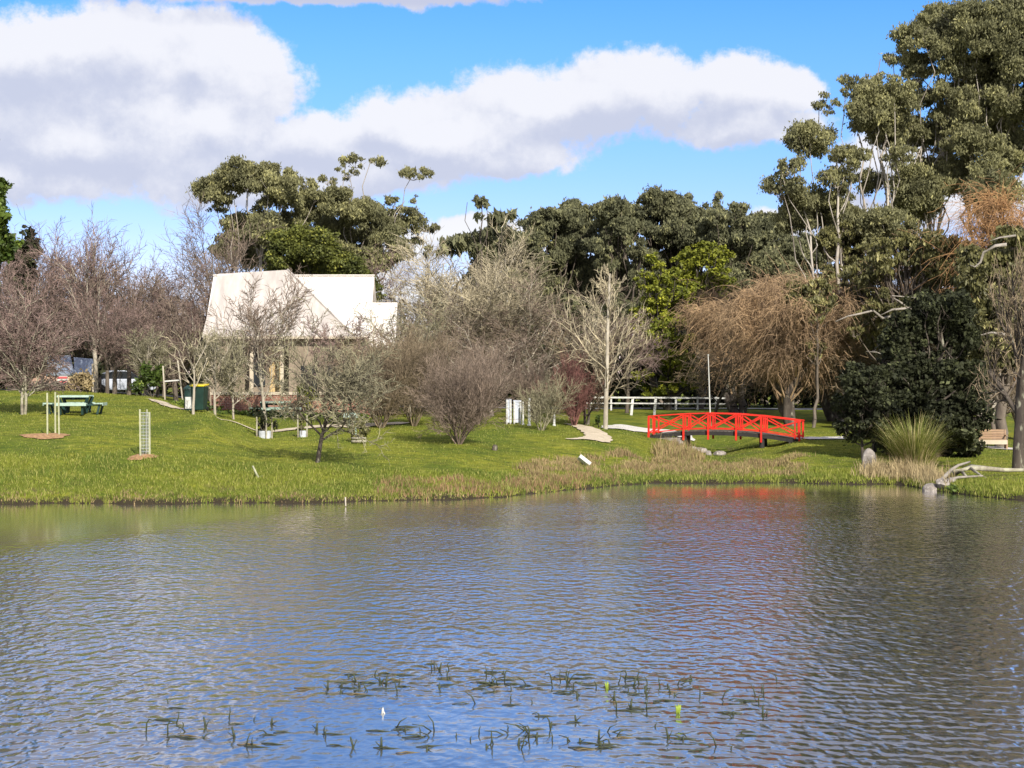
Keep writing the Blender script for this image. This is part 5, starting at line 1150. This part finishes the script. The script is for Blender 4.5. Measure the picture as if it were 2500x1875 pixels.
logm('long brown driftwood trunk lying along the right bank', [(2330, 67.2, .30), (2370, 67.6, .38), (2410, 67.6, .30), (2450, 67.8, .22), (2520, 68, .18)], .13, 2, 'lichen_bark', subs=[[(2370, 67.4, .35), (2395, 66.8, .12), (2410, 66.4, .05)], [(2350, 67.2, .25), (2362, 66.6, .08)]])
logm('thin grey driftwood branch under the long trunk', [(2290, 66.4, .08), (2340, 66.6, .16), (2400, 66.6, .12)], .07, 3)
t = thing('pale_trough', 'white object like an open tilted box lying in the grass by the shore', 'box', gp(1425, 73.5, .16)); t.rotation_euler = (math.radians(-30), math.radians(38), 0)
mb = MB(); mb.box(-.27, .27, -.12, .12, -.03, 0).box(-.27, .27, -.12, -.095, .001, .13).box(-.27, .27, .095, .12, .001, .13).box(-.27, -.245, -.094, .094, .001, .13); mb.build('tray', M['white_paint'], t, .01)
# leaning stick and stakes on the left shore
o = MB().tube([(X_(698 if 0 else 641, 62.6), 62.6, gz(X_(641, 62.6), 62.6)), PT(630, 1165, 62.2), PT(617, 1138, 62.4)], [.05, .045, .035], 7).build('leaning_stick', M['stake'], smooth=True); tag(o, 'pale leaning stick poking out of the long bank grass', 'stick')
o = MB().tube([PT(844, 1236, 57.6), PT(843, 1214, 57.7)], .022, 8).build('water_stake', M['pale_bark']); tag(o, 'short pale stake standing in the water off the left shore', 'stake')
x, y, z = gp(1210, 76.5)
rock('small dark stump at the right foot of the lone bush', 1208, 75.0, .16, .14, .16, 77, 'stump', 'dark_bark')

# ------------------------------------------------------------------ water weed stems
rg = random.Random(42)
protos = []
def stem(kind, h_):
    mb = MB()
    if kind == 0: mb.tube([(0, 0, -.05), (.005, 0, h_ * .5), (-.01, 0, h_)], [.009, .008, .004], 5)
    elif kind == 1: mb.tube([(0, 0, -.05), (-.005, 0, h_ * .7), (.015, .01, h_), (.05, .02, h_ * .95), (.07, .02, h_ * .85)], [.010, .009, .008, .007, .004], 5)
    elif kind == 2: mb.tube([(0, 0, -.03), (.05, 0, h_ * .6), (.13, 0, h_)], [.009, .008, .004], 5).tube([(0, 0, -.03), (.16, .02, .02), (.3, .03, .008)], [.008, .008, .004], 5)
    elif kind == 3: mb.tube([(-.1, 0, -.02), (-.09, 0, h_ * .6), (-.05, 0, h_ * .75), (.06, 0, h_ * .75), (.09, 0, h_ * .5), (.1, 0, -.02)], .008, 5)
    else: mb.tube([(0, 0, -.03), (.0, 0, h_ * .8)], [.016, .010], 6).tube([(0, 0, .0), (.06, .02, h_ * .5)], [.008, .004], 5)
    return mb
BAND = []   # photo rows where the weed beds lie
for i in range(62): px = rg.uniform(1010, 1900); BAND.append((px, 1640 + (px - 1010) * .06 + rg.gauss(0, 12) + (rg.random() < .45) * rg.uniform(0, 70)))
for i in range(46): BAND.append((rg.uniform(330, 1420), rg.gauss(1790, 22)))
for i in range(16): BAND.append((rg.uniform(800, 980), rg.gauss(1672, 10)))
for i in range(16): BAND.append((rg.uniform(1200, 1850), rg.gauss(1810, 18)))
for i, (px, py) in enumerate(BAND):
    Y = 18000 / (py - 925); k = rg.choice((0, 0, 0, 0, 1, 2, 2, 4, 4)); key = (k, rg.randint(0, 2))
    if key not in dict(protos):
        o = stem(k, (.05, .09, .15)[key[1]]).build('water_weed', M['weed_stem'], smooth=True); protos.append((key, o)); used = False
    else:
        src = dict(protos)[key]; o = src.copy(); COL.objects.link(o)
    o.location = (X_(px, Y), Y, 0); o.rotation_euler = (rg.uniform(-.15, .15), rg.uniform(-.3, .3), rg.uniform(-.5, .5) + (math.pi if rg.random() < .5 else 0))
    bed_ = 'far right bed' if i < 62 else 'near left bed' if i < 108 else 'small bed between the two' if i < 124 else 'scattered strip nearest the viewer, right'
    kd_ = ('straight', 'hooked', 'forked leaning', 'arched', 'stubby two pronged')[k]; hh_ = ('short', 'medium', 'tall')[key[1]]
    tag(o, '%s %s dark weed stem in the %s' % (hh_, kd_, bed_), 'water weed', 'weed stems poking out of the pond')
# floating strands
fl = []
for i in range(90):
    px, py = rg.choice(BAND); px += rg.gauss(0, 35); py += rg.gauss(0, 7); Y = 18000 / (max(py, 1600) - 925)
    j = rg.randint(0, 3)
    if len(fl) <= j:
        L = rg.uniform(.14, .4); pts = [(-L / 2 + L * q / 5, rg.gauss(0, .012), .004 + .006 * math.sin(q)) for q in range(6)]; o = MB().tube(pts, [.004, .008, .009, .008, .007, .003], 5).build('floating_weed', M['weed_brown' if j == 1 else 'weed_stem'], smooth=True); fl.append(o)
    else: o = fl[j].copy(); COL.objects.link(o)
    o.location = (X_(px, Y), Y, 0.0); o.rotation_euler = (0, 0, rg.uniform(-.35, .35)); tag(o, ('%s strand of water weed floating flat, %s part of the weed beds' % (('dark', 'brown', 'dark', 'dark')[j], 'far' if Y > 23 else 'middle' if Y > 21 else 'near')), 'water weed', 'weed strands floating on the pond')
def tuft(label, px, py, m, n, h_):
    Y = 18000 / (py - 925); rr = random.Random(int(px)); mb = MB()
    for i in range(n): a = rr.uniform(-.4, .4); mb.tube([(rr.gauss(0, .015), rr.gauss(0, .015), -.03), (math.sin(a) * h_ * .5, 0, h_ * .55), (math.sin(a) * h_ * .8, 0, h_ * rr.uniform(.8, 1.1))], [.008, .013, .003], 5)
    o = mb.build('water_weed', m, smooth=True); o.location = (X_(px, Y), Y, 0); return tag(o, label, 'water weed')
tuft('bright yellow-green weed tuft in the right weed bed', 1656, 1742, M['weed_yellow'], 7, .11); tuft('tiny golden weed tuft in the middle of the right weed bed', 1480, 1682, M['weed_yellow'], 4, .09); tuft('pale flowering weed speck between the two weed beds', 936, 1742, M['white_paint'], 3, .07)
